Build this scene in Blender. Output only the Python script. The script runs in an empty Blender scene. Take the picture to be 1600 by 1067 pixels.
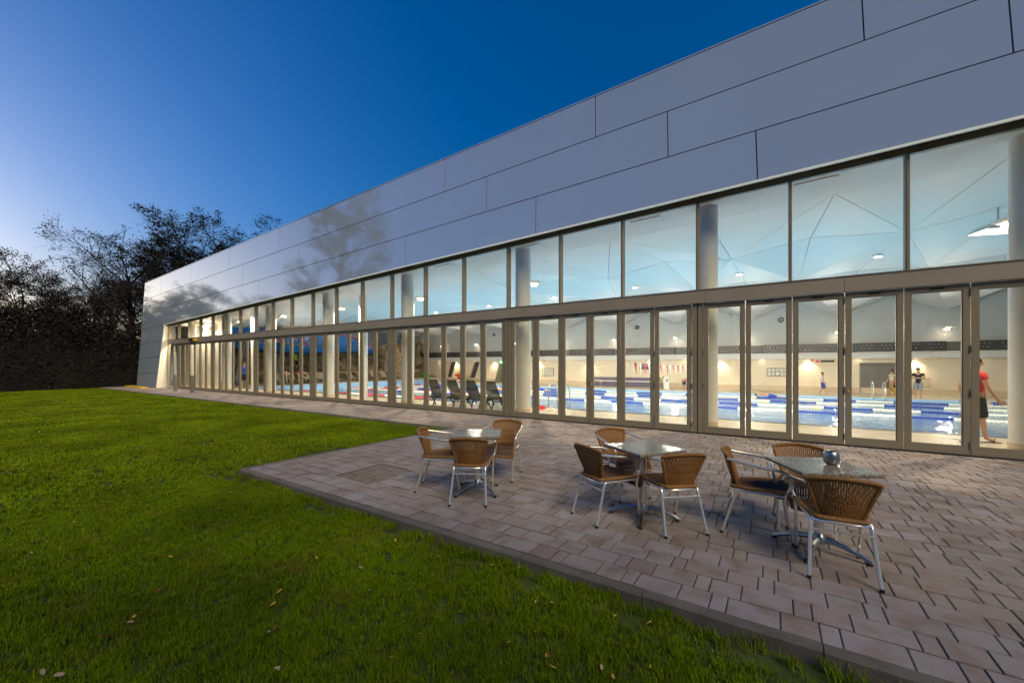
import bpy, bmesh, math, random
from mathutils import Vector, Matrix
R = math.radians
rnd = random.Random(7)
scene = bpy.context.scene

# ------------------------------------------------------------------ camera, sky, warm fill sun, exposure
cam_d = bpy.data.cameras.new('camera')
cam_d.lens = 14.06; cam_d.sensor_width = 36; cam_d.shift_y = 0.0228
cam_d.clip_start = 0.05; cam_d.clip_end = 3000
cam = bpy.data.objects.new('camera', cam_d); scene.collection.objects.link(cam)
cam.location = (0, 0, 1.55); cam.rotation_euler = (R(90), 0, R(33.26))
scene.camera = cam

SUN_EL, SUN_AZ = 3.0, -104.0       # azimuth: 0 = +Y, negative = towards -X
world = bpy.data.worlds.new('World'); scene.world = world; world.use_nodes = True
wn, wl = world.node_tree.nodes, world.node_tree.links
wn.clear()
w_out = wn.new('ShaderNodeOutputWorld'); w_bg = wn.new('ShaderNodeBackground')
sky = wn.new('ShaderNodeTexSky'); sky.sky_type = 'NISHITA'; sky.sun_disc = False
sky.sun_elevation = R(SUN_EL); sky.sun_rotation = R(SUN_AZ)
sky.air_density = 1.0; sky.dust_density = 3.0; sky.ozone_density = 5.0
w_bg.inputs['Strength'].default_value = 0.15
w_hs = wn.new('ShaderNodeHueSaturation'); w_hs.inputs['Saturation'].default_value = 1.09
wl.new(sky.outputs[0], w_hs.inputs['Color']); wl.new(w_hs.outputs[0], w_bg.inputs['Color']); wl.new(w_bg.outputs[0], w_out.inputs['Surface'])

fill_sun_d = bpy.data.lights.new('sun', 'SUN'); fill_sun_d.energy = 1.25; fill_sun_d.angle = R(30); fill_sun_d.color = (1.0, .84, .54)
sun = bpy.data.objects.new('sun', fill_sun_d); scene.collection.objects.link(sun)  # added warm fill lamp, not the sky's sun
_el = R(42); _az = R(126)  # placed behind right as warm fill for an unseen lamp, apart from the sky's sun
_dir = Vector((math.sin(_az)*math.cos(_el), math.cos(_az)*math.cos(_el), math.sin(_el)))
sun.rotation_euler = _dir.to_track_quat('Z', 'Y').to_euler()

vs = scene.view_settings
vs.view_transform = 'Standard'; vs.look = 'None'; vs.exposure = 1.35; vs.gamma = 1.0; vs.use_curve_mapping = False
cy = scene.cycles
cy.use_denoising = True
cy.max_bounces = 8; cy.diffuse_bounces = 4; cy.glossy_bounces = 4; cy.transmission_bounces = 4; cy.transparent_max_bounces = 32
cy.caustics_reflective = False; cy.caustics_refractive = False
cy.sample_clamp_indirect = 4.0

# ------------------------------------------------------------------ helpers
COL = scene.collection
class MB:
    def __init__(s): s.v = []; s.f = []
    def quad(s, a, b, c, d):
        n = len(s.v); s.v += [tuple(a), tuple(b), tuple(c), tuple(d)]; s.f.append((n, n+1, n+2, n+3)); return s
    def tri(s, a, b, c):
        n = len(s.v); s.v += [tuple(a), tuple(b), tuple(c)]; s.f.append((n, n+1, n+2)); return s
    def hexa(s, p):                                   # 8 corners: bottom 4 ccw, top 4 ccw
        n = len(s.v); s.v += [tuple(q) for q in p]
        s.f += [(n+3, n+2, n+1, n), (n+4, n+5, n+6, n+7)] + [(n+i, n+(i+1) % 4, n+4+(i+1) % 4, n+4+i) for i in range(4)]
        return s
    def box(s, x0, x1, y0, y1, z0, z1):
        return s.hexa([(x0,y0,z0),(x1,y0,z0),(x1,y1,z0),(x0,y1,z0),(x0,y0,z1),(x1,y0,z1),(x1,y1,z1),(x0,y1,z1)])
    def bar(s, a, b, w, t, up=(0,0,1)):
        a, b = Vector(a), Vector(b); d = (b-a).normalized(); u = Vector(up)
        if abs(d.dot(u)) > .98: u = Vector((0,1,0))
        r = d.cross(u).normalized()*w/2; u = r.cross(d).normalized()*t/2
        return s.hexa([a-r-u, a+r-u, b+r-u, b-r-u, a-r+u, a+r+u, b+r+u, b-r+u])
    def tube(s, pts, r, n=8, caps=True, smooth=0):
        pts = [Vector(p) for p in pts]
        rs = list(r) if isinstance(r, (list, tuple)) else [r]*len(pts)
        if smooth:
            o, orr = [], []
            for i in range(len(pts)-1):
                p0 = pts[max(i-1,0)]; p1 = pts[i]; p2 = pts[i+1]; p3 = pts[min(i+2,len(pts)-1)]
                for k in range(smooth):
                    t = k/smooth
                    o.append(.5*((2*p1)+(p2-p0)*t+(2*p0-5*p1+4*p2-p3)*t*t+(3*p1-p0-3*p2+p3)*t**3)); orr.append(rs[i]*(1-t)+rs[i+1]*t)
            o.append(pts[-1]); orr.append(rs[-1]); pts, rs = o, orr
        base = len(s.v); m = len(pts); prev = None
        for i, p in enumerate(pts):
            d = (pts[min(i+1,m-1)]-pts[max(i-1,0)])
            if d.length < 1e-9: d = Vector((0,0,1))
            d.normalize()
            if prev is None:
                u = Vector((0,0,1)) if abs(d.z) < .9 else Vector((1,0,0))
            else: u = prev
            u = (u-d*u.dot(d)); u.normalize(); prev = u; w = d.cross(u)
            for k in range(n):
                a = 2*math.pi*k/n; q = p+(u*math.cos(a)+w*math.sin(a))*rs[i]; s.v.append(tuple(q))
        for i in range(m-1):
            for k in range(n):
                a = base+i*n+k; b = base+i*n+(k+1) % n; s.f.append((a, b, b+n, a+n))
        if caps:
            s.f.append(tuple(base+k for k in reversed(range(n)))); s.f.append(tuple(base+(m-1)*n+k for k in range(n)))
        return s
    def lathe(s, prof, c=(0,0,0), n=20, axis='z', caps=True):
        base = len(s.v); c = Vector(c)
        for r, z in prof:
            for k in range(n):
                a = 2*math.pi*k/n; p = (r*math.cos(a), r*math.sin(a), z)
                if axis == 'x': p = (z, r*math.cos(a), r*math.sin(a))
                if axis == 'y': p = (r*math.cos(a), z, -r*math.sin(a))
                s.v.append(tuple(c+Vector(p)))
        for i in range(len(prof)-1):
            for k in range(n):
                a = base+i*n+k; b = base+i*n+(k+1) % n; s.f.append((a, b, b+n, a+n))
        if caps:
            if prof[0][0] > 1e-6: s.f.append(tuple(base+k for k in reversed(range(n))))
            if prof[-1][0] > 1e-6: s.f.append(tuple(base+(len(prof)-1)*n+k for k in range(n)))
        return s
    def prism(s, poly, off):                          # polygon (3-D points) extruded by off
        n = len(s.v); m = len(poly); off = Vector(off)
        s.v += [tuple(p) for p in poly] + [tuple(Vector(p)+off) for p in poly]
        s.f.append(tuple(range(n+m-1, n-1, -1))); s.f.append(tuple(range(n+m, n+2*m)))
        for i in range(m): j = (i+1) % m; s.f.append((n+i, n+j, n+m+j, n+m+i))
        return s
    def mesh(s, name, mat=None, smooth=False):
        me = bpy.data.meshes.new(name); me.from_pydata(s.v, [], s.f); me.update()
        bm = bmesh.new(); bm.from_mesh(me); bmesh.ops.recalc_face_normals(bm, faces=bm.faces); bm.to_mesh(me); bm.free()
        if mat: me.materials.append(mat)
        if smooth:
            me.polygons.foreach_set('use_smooth', [True]*len(me.polygons))
            try: me.set_sharp_from_angle(angle=R(40))
            except Exception: pass
        return me
    def build(s, name, mat, parent=None, smooth=False, loc=None):
        return link(name, s.mesh(name, mat, smooth), parent, loc)
def link(name, me, parent=None, loc=None, rz=0):
    o = bpy.data.objects.new(name, me); COL.objects.link(o)
    if parent is not None: o.parent = parent
    if loc is not None: o.location = loc
    if rz: o.rotation_euler.z = rz
    return o
def tag(o, label, cat, group=None):
    o['label'] = label; o['category'] = cat
    if group: o['group'] = group
    return o
def thing(name, label, cat, loc=(0,0,0), rz=0, group=None):
    o = bpy.data.objects.new(name, None); COL.objects.link(o); o.empty_display_size = .2
    o.location = loc; o.rotation_euler = (0,0,rz); return tag(o, label, cat, group)
def struct(o): o['kind'] = 'structure'; return o
def stuff(o): o['kind'] = 'stuff'; return o
def copy_thing(root, label, loc, rz=0):
    c = root.copy(); COL.objects.link(c); c.location = loc; c.rotation_euler = (0,0,rz); c['label'] = label
    for ch in [k for k in bpy.data.objects if k.parent == root]:
        d = ch.copy(); COL.objects.link(d); d.parent = c
        for g in [k for k in bpy.data.objects if k.parent == ch]:
            e = g.copy(); COL.objects.link(e); e.parent = d
    return c

def mat(name, col, rough=.6, metal=0.0, var=0.0, vscale=4.0, col2=None, bump=0.0, bscale=60.0, objrand=0.0, spec=None, coord='Object', detail=4.0, vcontrast=1.0, aniso=0):
    m = bpy.data.materials.new(name); m.use_nodes = True
    nt = m.node_tree; N, L = nt.nodes, nt.links
    b = N['Principled BSDF']; b.inputs['Roughness'].default_value = rough; b.inputs['Metallic'].default_value = metal
    if spec is not None: b.inputs['Specular IOR Level'].default_value = spec
    c = (*col, 1); b.inputs['Base Color'].default_value = c; last = None
    tc = N.new('ShaderNodeTexCoord')
    if var or col2:
        nz = N.new('ShaderNodeTexNoise'); nz.inputs['Scale'].default_value = vscale; nz.inputs['Detail'].default_value = detail
        L.new(tc.outputs[coord], nz.inputs['Vector'])
        rp = N.new('ShaderNodeValToRGB'); h = .22/vcontrast
        rp.color_ramp.elements[0].position = .5-h; rp.color_ramp.elements[1].position = .5+h
        d2 = col2 if col2 else tuple(min(1, x*(1+var)) for x in col); d1 = col if col2 else tuple(x*(1-var) for x in col)
        rp.color_ramp.elements[0].color = (*d1, 1); rp.color_ramp.elements[1].color = (*d2, 1)
        L.new(nz.outputs['Fac'], rp.inputs['Fac']); last = rp.outputs['Color']
    if objrand:
        oi = N.new('ShaderNodeObjectInfo'); mr = N.new('ShaderNodeMapRange')
        mr.inputs['To Min'].default_value = 1-objrand; mr.inputs['To Max'].default_value = 1+objrand
        L.new(oi.outputs['Random'], mr.inputs['Value'])
        mx = N.new('ShaderNodeVectorMath'); mx.operation = 'SCALE'
        if last: L.new(last, mx.inputs[0])
        else: mx.inputs[0].default_value = col
        L.new(mr.outputs[0], mx.inputs['Scale']); last = mx.outputs[0]
    if last: L.new(last, b.inputs['Base Color'])
    if bump:
        n2 = N.new('ShaderNodeTexNoise'); n2.inputs['Scale'].default_value = bscale; n2.inputs['Detail'].default_value = 3
        L.new(tc.outputs[coord], n2.inputs['Vector'])
        bp = N.new('ShaderNodeBump'); bp.inputs['Strength'].default_value = bump; bp.inputs['Distance'].default_value = .02
        L.new(n2.outputs['Fac'], bp.inputs['Height']); L.new(bp.outputs[0], b.inputs['Normal'])
    return m
def emit(name, col, strength):
    m = bpy.data.materials.new(name); m.use_nodes = True; N, L = m.node_tree.nodes, m.node_tree.links
    b = N['Principled BSDF']; b.inputs['Base Color'].default_value = (*col, 1)
    b.inputs['Emission Color'].default_value = (*col, 1); b.inputs['Emission Strength'].default_value = strength
    return m
def clear_mat(name, tint, r0, rough=0.0, bump=None, power=5.0):
    """thin clear sheet: transparent with a mirror reflection that grows towards grazing angles"""
    m = bpy.data.materials.new(name); m.use_nodes = True; N, L = m.node_tree.nodes, m.node_tree.links
    N.clear(); out = N.new('ShaderNodeOutputMaterial'); mix = N.new('ShaderNodeMixShader')
    tr = N.new('ShaderNodeBsdfTransparent'); tr.inputs[0].default_value = (*tint, 1)
    gl = N.new('ShaderNodeBsdfGlossy'); gl.inputs['Roughness'].default_value = rough
    lw = N.new('ShaderNodeLayerWeight'); lw.inputs['Blend'].default_value = .5
    pw = N.new('ShaderNodeMath'); pw.operation = 'POWER'; pw.inputs[1].default_value = power
    ma = N.new('ShaderNodeMath'); ma.operation = 'MULTIPLY_ADD'; ma.inputs[1].default_value = 1-r0; ma.inputs[2].default_value = r0
    L.new(lw.outputs['Facing'], pw.inputs[0]); L.new(pw.outputs[0], ma.inputs[0]); L.new(ma.outputs[0], mix.inputs[0])
    L.new(tr.outputs[0], mix.inputs[1]); L.new(gl.outputs[0], mix.inputs[2]); L.new(mix.outputs[0], out.inputs[0])
    if bump:
        tc = N.new('ShaderNodeTexCoord'); mp = N.new('ShaderNodeMapping'); mp.inputs['Scale'].default_value = bump[2]
        nz = N.new('ShaderNodeTexNoise'); nz.inputs['Scale'].default_value = bump[0]; nz.inputs['Detail'].default_value = 3
        bp = N.new('ShaderNodeBump'); bp.inputs['Strength'].default_value = bump[1]; bp.inputs['Distance'].default_value = .1
        L.new(tc.outputs['Object'], mp.inputs[0]); L.new(mp.outputs[0], nz.inputs['Vector']); L.new(nz.outputs['Fac'], bp.inputs['Height'])
        L.new(bp.outputs[0], gl.inputs['Normal']); L.new(bp.outputs[0], lw.inputs['Normal'])
    return m

M = {}
M['panel'] = mat('satin_aluminium_panel', (.395,.49,.655), .055, .38, var=.03, vscale=.35, objrand=.03)
M['soffit'] = mat('polished_soffit', (.72,.73,.72), .16, 1.0)
M['bright_edge'] = mat('bright_edge_pale', (.78,.84,.82), .35, var=.05, vscale=2)
M['joint'] = mat('dark_joint', (.015,.015,.017), .7)
M['bronze'] = mat('bronze_frame', (.215,.185,.135), .42, .0, var=.06, vscale=3)
M['beam'] = mat('bronze_beam', (.27,.235,.20), .45, .0, var=.05, vscale=1.5, objrand=.03)
M['glass'] = clear_mat('window_glass', (.97,.985,.98), .085)
M['white'] = mat('white_paint', (.78,.76,.72), .55, var=.03, vscale=1.2)
M['white2'] = mat('cool_white_paint', (.58,.565,.53), .6, var=.02, vscale=.8)
M['reveal'] = mat('cream_reveal', (.74,.70,.62), .5, var=.04, vscale=1.2)
M['ceil'] = mat('white_ceiling', (.88,.81,.75), .6, var=.02, vscale=.6, objrand=.02)
M['wall'] = mat('cream_wall', (.80,.69,.53), .6, var=.03, vscale=.8)
M['skirt'] = mat('tan_skirting', (.62,.50,.35), .55, var=.06, vscale=2)
M['band'] = mat('dark_duct', (.06,.055,.06), .4, .2, var=.15, vscale=2)
M['hole'] = mat('duct_nozzle', (.22,.19,.16), .4, .4)
M['chrome'] = mat('polished_aluminium', (.88,.85,.79), .20, .72, var=.03, vscale=20)
M['steel'] = mat('brushed_steel', (.42,.41,.40), .28, 1.0, var=.05, vscale=8)
M['black'] = mat('black_plastic', (.012,.012,.013), .5)
M['grey'] = mat('grey_paint', (.16,.15,.14), .5, var=.05)
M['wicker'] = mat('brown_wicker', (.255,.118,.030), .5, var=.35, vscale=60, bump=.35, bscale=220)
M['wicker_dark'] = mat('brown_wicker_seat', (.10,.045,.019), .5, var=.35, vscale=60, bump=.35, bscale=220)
M['brass'] = mat('brass', (.75,.58,.25), .3, 1.0)
M['kerb'] = mat('grey_kerb', (.135,.12,.105), .8, var=.22, vscale=6, bump=.25, bscale=90, objrand=.08)
M['bed'] = mat('joint_sand', (.045,.036,.030), .95, var=.3, vscale=30)
M['soil'] = mat('dark_soil', (.055,.078,.010), .95, var=.35, vscale=2.5, bump=.4, bscale=40)
M['tile'] = mat('deck_tile', (.50,.42,.31), .42, var=.10, vscale=2.5, objrand=.10)
M['pool'] = mat('pool_tile', (.36,.57,.80), .4, var=.06, vscale=.6)
M['water'] = clear_mat('pool_water', (.68,.89,.98), .02, .05, (1.3, .55, (1.0, 1.7, 1)), 4.8)
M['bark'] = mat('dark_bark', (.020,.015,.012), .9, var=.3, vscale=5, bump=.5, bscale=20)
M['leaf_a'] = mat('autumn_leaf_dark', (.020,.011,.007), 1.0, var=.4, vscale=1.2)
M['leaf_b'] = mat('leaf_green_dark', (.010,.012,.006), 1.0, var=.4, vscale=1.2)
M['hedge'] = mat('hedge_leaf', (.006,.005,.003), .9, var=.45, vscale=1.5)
M['skin'] = mat('skin', (.50,.29,.19), .55, var=.05, vscale=10)
M['hair'] = mat('dark_hair', (.02,.014,.010), .6)
M['red'] = mat('red_cloth', (.62,.02,.03), .7, var=.08, vscale=10)
M['blackcloth'] = mat('black_cloth', (.014,.014,.018), .8)
M['greycloth'] = mat('grey_cloth', (.28,.28,.29), .8)
M['whitecloth'] = mat('white_cloth', (.70,.66,.60), .8)
M['bluecloth'] = mat('blue_cloth', (.02,.06,.35), .7)
M['tealcloth'] = mat('teal_cloth', (.01,.22,.36), .7)
M['limecloth'] = mat('lime_cloth', (.42,.62,.02), .7)
M['ropeblue'] = mat('blue_float', (.005,.03,.30), .35)
M['ropewhite'] = mat('white_float', (.80,.76,.62), .35)
M['ropered'] = mat('red_float', (.65,.02,.02), .35)
M['ropeyellow'] = mat('yellow_float', (.85,.60,.02), .35)
M['rock'] = mat('brown_rock', (.20,.135,.075), .9, col2=(.46,.34,.20), vscale=1.1, bump=1.0, bscale=3.0, vcontrast=1.6)
M['slide'] = mat('blue_slide', (.02,.22,.62), .25, var=.08, vscale=.8)
M['magenta'] = mat('magenta_plastic', (.55,.02,.20), .4)
M['green'] = mat('green_foam', (.03,.38,.03), .5)
M['mesh'] = mat('lounger_fabric', (.13,.12,.085), .8, var=.1, vscale=40)
M['mesh'].node_tree.nodes['Principled BSDF'].inputs['Alpha'].default_value = .72
M['tanfab'] = mat('tan_lounger_fabric', (.46,.36,.22), .8, var=.1, vscale=40)
M['mosaic'] = mat('purple_mosaic', (.10,.075,.14), .35, var=.5, vscale=12)
M['leafy'] = mat('yellow_leaf', (.55,.34,.04), .7, var=.2, vscale=30, objrand=.25)
M['leafb'] = mat('brown_leaf', (.23,.075,.02), .75, var=.25, vscale=30, objrand=.3)
M['leafp'] = mat('pale_leaf', (.50,.36,.20), .75, var=.2, vscale=30, objrand=.2)

# paving: blotched pinkish grey concrete with rusty centres
def paver_mat(name, attr):
    m = bpy.data.materials.new(name); m.use_nodes = True; N, L = m.node_tree.nodes, m.node_tree.links
    b = N['Principled BSDF']; b.inputs['Roughness'].default_value = .72
    tc = N.new('ShaderNodeTexCoord'); geo = N.new('ShaderNodeNewGeometry')
    n1 = N.new('ShaderNodeTexNoise'); n1.inputs['Scale'].default_value = 5.2; n1.inputs['Detail'].default_value = 3
    L.new(geo.outputs['Position'], n1.inputs['Vector'])
    r1 = N.new('ShaderNodeValToRGB'); r1.color_ramp.elements[0].position = .47; r1.color_ramp.elements[1].position = .72
    r1.color_ramp.elements[0].color = (.292,.262,.272,1); r1.color_ramp.elements[1].color = (.215,.160,.138,1)
    L.new(n1.outputs['Fac'], r1.inputs['Fac'])
    n2 = N.new('ShaderNodeTexNoise'); n2.inputs['Scale'].default_value = 260; n2.inputs['Detail'].default_value = 2
    L.new(geo.outputs['Position'], n2.inputs['Vector'])
    mr = N.new('ShaderNodeMapRange'); mr.inputs['From Min'].default_value = .3; mr.inputs['From Max'].default_value = .7
    mr.inputs['To Min'].default_value = .72; mr.inputs['To Max'].default_value = 1.26; L.new(n2.outputs['Fac'], mr.inputs['Value'])
    n3 = N.new('ShaderNodeTexNoise'); n3.inputs['Scale'].default_value = .55; n3.inputs['Detail'].default_value = 3
    L.new(geo.outputs['Position'], n3.inputs['Vector'])
    m3 = N.new('ShaderNodeMapRange'); m3.inputs['From Min'].default_value = .3; m3.inputs['From Max'].default_value = .7
    m3.inputs['To Min'].default_value = .74; m3.inputs['To Max'].default_value = 1.16; L.new(n3.outputs['Fac'], m3.inputs['Value'])
    if attr: src = N.new('ShaderNodeAttribute'); src.attribute_name = 'tone'; val = src.outputs['Fac']
    else: src = N.new('ShaderNodeObjectInfo'); val = src.outputs['Random']
    mo = N.new('ShaderNodeValToRGB'); mo.color_ramp.interpolation = 'LINEAR'
    mo.color_ramp.elements[0].color = (.80,.74,.68,1); mo.color_ramp.elements[1].color = (1.10,1.10,1.13,1); mo.color_ramp.elements.new(.25).color = (.98,.90,.82,1)
    L.new(val, mo.inputs['Fac'])
    v1 = N.new('ShaderNodeVectorMath'); v1.operation = 'MULTIPLY'; L.new(r1.outputs[0], v1.inputs[0]); L.new(mo.outputs[0], v1.inputs[1])
    v2 = N.new('ShaderNodeVectorMath'); v2.operation = 'SCALE'; L.new(v1.outputs[0], v2.inputs[0]); L.new(mr.outputs[0], v2.inputs['Scale'])
    v3 = N.new('ShaderNodeVectorMath'); v3.operation = 'SCALE'; L.new(v2.outputs[0], v3.inputs[0]); L.new(m3.outputs[0], v3.inputs['Scale'])
    L.new(v3.outputs[0], b.inputs['Base Color'])
    bp = N.new('ShaderNodeBump'); bp.inputs['Strength'].default_value = .35; bp.inputs['Distance'].default_value = .003
    L.new(n2.outputs['Fac'], bp.inputs['Height']); L.new(bp.outputs[0], b.inputs['Normal'])
    return m
M['paver'] = paver_mat('paving_stone_surface', False); M['paver_f'] = paver_mat('paving_field_surface', True)

# ------------------------------------------------------------------ ground, lawn bed, patio, path
def grid_sheet(x0, x1, y0, y1, z): return MB().quad((x0,y0,z),(x1,y0,z),(x1,y1,z),(x0,y1,z))
LAWN_Z = -0.075
_gx, _gy = (-600, -38.4, 15.8, 600), (-600, 10.05, 35.4, 600)       # one sheet, open under the hall
_g = MB()
for _i in range(3):
    for _j in range(3):
        if (_i, _j) != (1, 1): _g.quad((_gx[_i],_gy[_j],LAWN_Z-.02),(_gx[_i+1],_gy[_j],LAWN_Z-.02),(_gx[_i+1],_gy[_j+1],LAWN_Z-.02),(_gx[_i],_gy[_j+1],LAWN_Z-.02))
ground = struct(_g.build('ground', M['soil']))

KY = 2.74; PX = -6.68; PATH_Y = 7.40; GY = 9.95
patio = struct(MB().box(PX+.01, 9.0, KY+.01, GY-.06, -.15, -.0065).build('patio', M['bed']))
path = struct(MB().box(-39.0, PX+.01, PATH_Y+.01, GY-.06, -.15, -.0065).build('path', M['bed']))

import numpy as np
CAX = (-math.cos(math.atan2(953,625)), math.sin(math.atan2(953,625)))
def depth(x, y): return x*CAX[0]+y*CAX[1]
def side(x, y): return x*CAX[1]-y*CAX[0]
_pmesh = {}
def paver_mesh(l, w, m, key):
    k = (round(l,3), round(w,3), key)
    if k in _pmesh: return _pmesh[k]
    c = .004; b = MB(); hl, hw = l/2, w/2
    b.v = [(-hl,-hw,-.06),(hl,-hw,-.06),(hl,hw,-.06),(-hl,hw,-.06), (-hl,-hw,-c),(hl,-hw,-c),(hl,hw,-c),(-hl,hw,-c),
           (-hl+c,-hw+c,0),(hl-c,-hw+c,0),(hl-c,hw-c,0),(-hl+c,hw-c,0)]
    b.f = [(8,9,10,11)]+[(i,(i+1)%4,4+(i+1)%4,4+i) for i in range(4)]+[(4+i,4+(i+1)%4,8+(i+1)%4,8+i) for i in range(4)]
    _pmesh[k] = b.mesh('paving_stone', m); return _pmesh[k]
def lay_rows(x0, x1, y0, y1, rowd=.208, seed=1, hole=None):
    """rows of three stone lengths running along x; returns (cx, cy, l, w)"""
    rg = random.Random(seed); out = []; ny = max(1, round((y1-y0)/rowd)); d = (y1-y0)/ny; gap = .007
    seqs = [(.288,.192,.096), (.288,.096,.192)]
    for j in range(ny):
        seq = seqs[j % 2]; x = x0-rg.choice((0,.1,.2,.3,.4,.5))-.11*(j % 3); i = rg.randrange(3)
        yc = y0+(j+.5)*d
        while x < x1:
            l = seq[i % 3]; i += 1; a, b = max(x, x0), min(x+l, x1); x += l
            if b-a < .03: continue
            cxm = (a+b)/2
            if hole and hole[0] < b and a < hole[1] and hole[2] < yc+d/2 and yc-d/2 < hole[3]:
                continue
            out.append((cxm, yc, b-a-gap, d-.011))
    return out
COVER = (-5.16, -4.43, 3.33, 4.12)
stones = lay_rows(PX+.09, 9.0, KY+.085, GY-.07, seed=3, hole=COVER)
# fill stones round the access cover
for yy in np.arange(COVER[2]-.1, COVER[3]+.1, .104): pass
def in_view(x, y):
    z = depth(x, y)
    if z < .5: return False
    return abs(side(x, y)/z) < 1.30
stones.sort(key=lambda s: -(s[2]*s[3]/max(.3, depth(s[0], s[1]))**3 if in_view(s[0], s[1]) else 0))
for s in stones[:300]:
    o = link('paving_stone', paver_mesh(s[2], s[3], M['paver'], 'o'), patio, (s[0], s[1], rnd.uniform(-.0025,.0025)))
    o.rotation_euler = (rnd.uniform(-.006,.006), rnd.uniform(-.006,.006), rnd.uniform(-.006,.006))
def stone_field(name, lst, parent, material, seed=5):
    rg = random.Random(seed); V = []; F = []; T = []
    for (x, y, l, w) in lst:
        n = len(V); hl, hw, c = l/2, w/2, .004; dz = rg.uniform(-.0025,.0025)
        V += [(x-hl,y-hw,-.03),(x+hl,y-hw,-.03),(x+hl,y+hw,-.03),(x-hl,y+hw,-.03)]
        V += [(x-hl+c,y-hw+c,dz),(x+hl-c,y-hw+c,dz),(x+hl-c,y+hw-c,dz),(x-hl+c,y+hw-c,dz)]
        F += [(n+4,n+5,n+6,n+7)]+[(n+i,n+(i+1)%4,n+4+(i+1)%4,n+4+i) for i in range(4)]
        T += [rg.random()]*8
    me = bpy.data.meshes.new(name); me.from_pydata(V, [], F); me.update()
    at = me.attributes.new('tone', 'FLOAT', 'POINT'); at.data.foreach_set('value', T)
    me.materials.append(material); return stuff(link(name, me, parent))
stone_field('paving_field', stones[300:], patio, M['paver_f'])
fill = []
cx0, cx1, cy0, cy1 = COVER
row_edges = []
ny = round((GY-.07-KY-.085)/.208); dd = (GY-.07-KY-.085)/ny
touch = [j for j in range(ny) if cy0 < KY+.085+(j+1)*dd and KY+.085+j*dd < cy1]
ylo, yhi = KY+.085+touch[0]*dd, KY+.085+(touch[-1]+1)*dd
allx = {}
for (x, y, l, w) in stones: allx.setdefault(round(y, 3), []).append((x-l/2, x+l/2))
for j in touch:
    yc = KY+.085+(j+.5)*dd; sp = allx.get(round(yc, 3), [])
    left = max([b for a, b in sp if b <= cx0+.02] or [cx0]); right = min([a for a, b in sp if a >= cx1-.02] or [cx1])
    if cx0-left > .03: fill.append(((left+cx0)/2+.002, yc, cx0-left-.012, dd-.007))
    if right-cx1 > .03: fill.append(((right+cx1)/2-.002, yc, right-cx1-.012, dd-.007))
for k in range(8):
    xa = cx0+(cx1-cx0)*k/4
    if k < 4:
        if cy0-ylo > .03: fill.append((xa+(cx1-cx0)/8, (ylo+cy0)/2, (cx1-cx0)/4-.008, cy0-ylo-.012))
        if yhi-cy1 > .03: fill.append((xa+(cx1-cx0)/8, (yhi+cy1)/2, (cx1-cx0)/4-.008, yhi-cy1-.012))
for s in fill:
    link('paving_stone', paver_mesh(s[2], s[3], M['paver'], 'o'), patio, (s[0], s[1], 0))
stone_field('paving_field', lay_rows(-38.9, PX+.085, PATH_Y+.085, GY-.07, seed=9), path, M['paver_f'])
# kerbs
def kerb_run(parent, a, b, axis, pos, w=.075):
    n = max(1, round(abs(b-a)/.97)); d = (b-a)/n
    for i in range(n):
        p0, p1 = a+i*d+.003, a+(i+1)*d-.003; m = MB()
        z0, z1, c = -.22, rnd.uniform(-.003,.002), .012
        if axis == 'x': m.prism([(p0,pos,z0),(p0,pos+w,z0),(p0,pos+w,z1),(p0,pos+c,z1),(p0,pos,z1-c)], (p1-p0,0,0))
        else: m.prism([(pos,p0,z0),(pos+w,p0,z0),(pos+w,p0,z1),(pos+c,p0,z1),(pos,p0,z1-c)], (0,p1-p0,0))
        m.build('kerb_stone', M['kerb'], parent)
kerb_run(patio, PX+.08, 9.0, 'x', KY)
kerb_run(patio, KY, PATH_Y+.07, 'y', PX)
kerb_run(path, -38.9, PX-.005, 'x', PATH_Y)
# access cover set into the patio
ac = thing('access_cover', 'square paver-filled access cover with thin steel frame set into the patio', 'cover', ((cx0+cx1)/2, (cy0+cy1)/2, 0))
hx, hy = (cx1-cx0)/2, (cy1-cy0)/2
MB().box(-hx,hx,-hy,-hy+.008,-.05,.001).box(-hx,hx,hy-.008,hy,-.05,.001).box(-hx,-hx+.008,-hy+.008,hy-.008,-.05,.001).box(hx-.008,hx,-hy+.008,hy-.008,-.05,.001).build('frame', M['steel'], ac)
M['cover'] = mat('cover_stone', (.20,.165,.135), .8, var=.18, vscale=9, bump=.3, bscale=200, objrand=.12)
for i in range(3):
    yy = -hy+.012; tot = 2*hy-.024
    for j, fr in enumerate((.38,.38,.24) if i % 2 else (.24,.38,.38)):
        w = (2*hx-.024)/3; l = tot*fr
        link('paving_stone', paver_mesh(w-.008, l-.008, M['cover'], 'c'), ac, (-hx+.012+(i+.5)*w, yy+l/2, -.004)); yy += l

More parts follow.
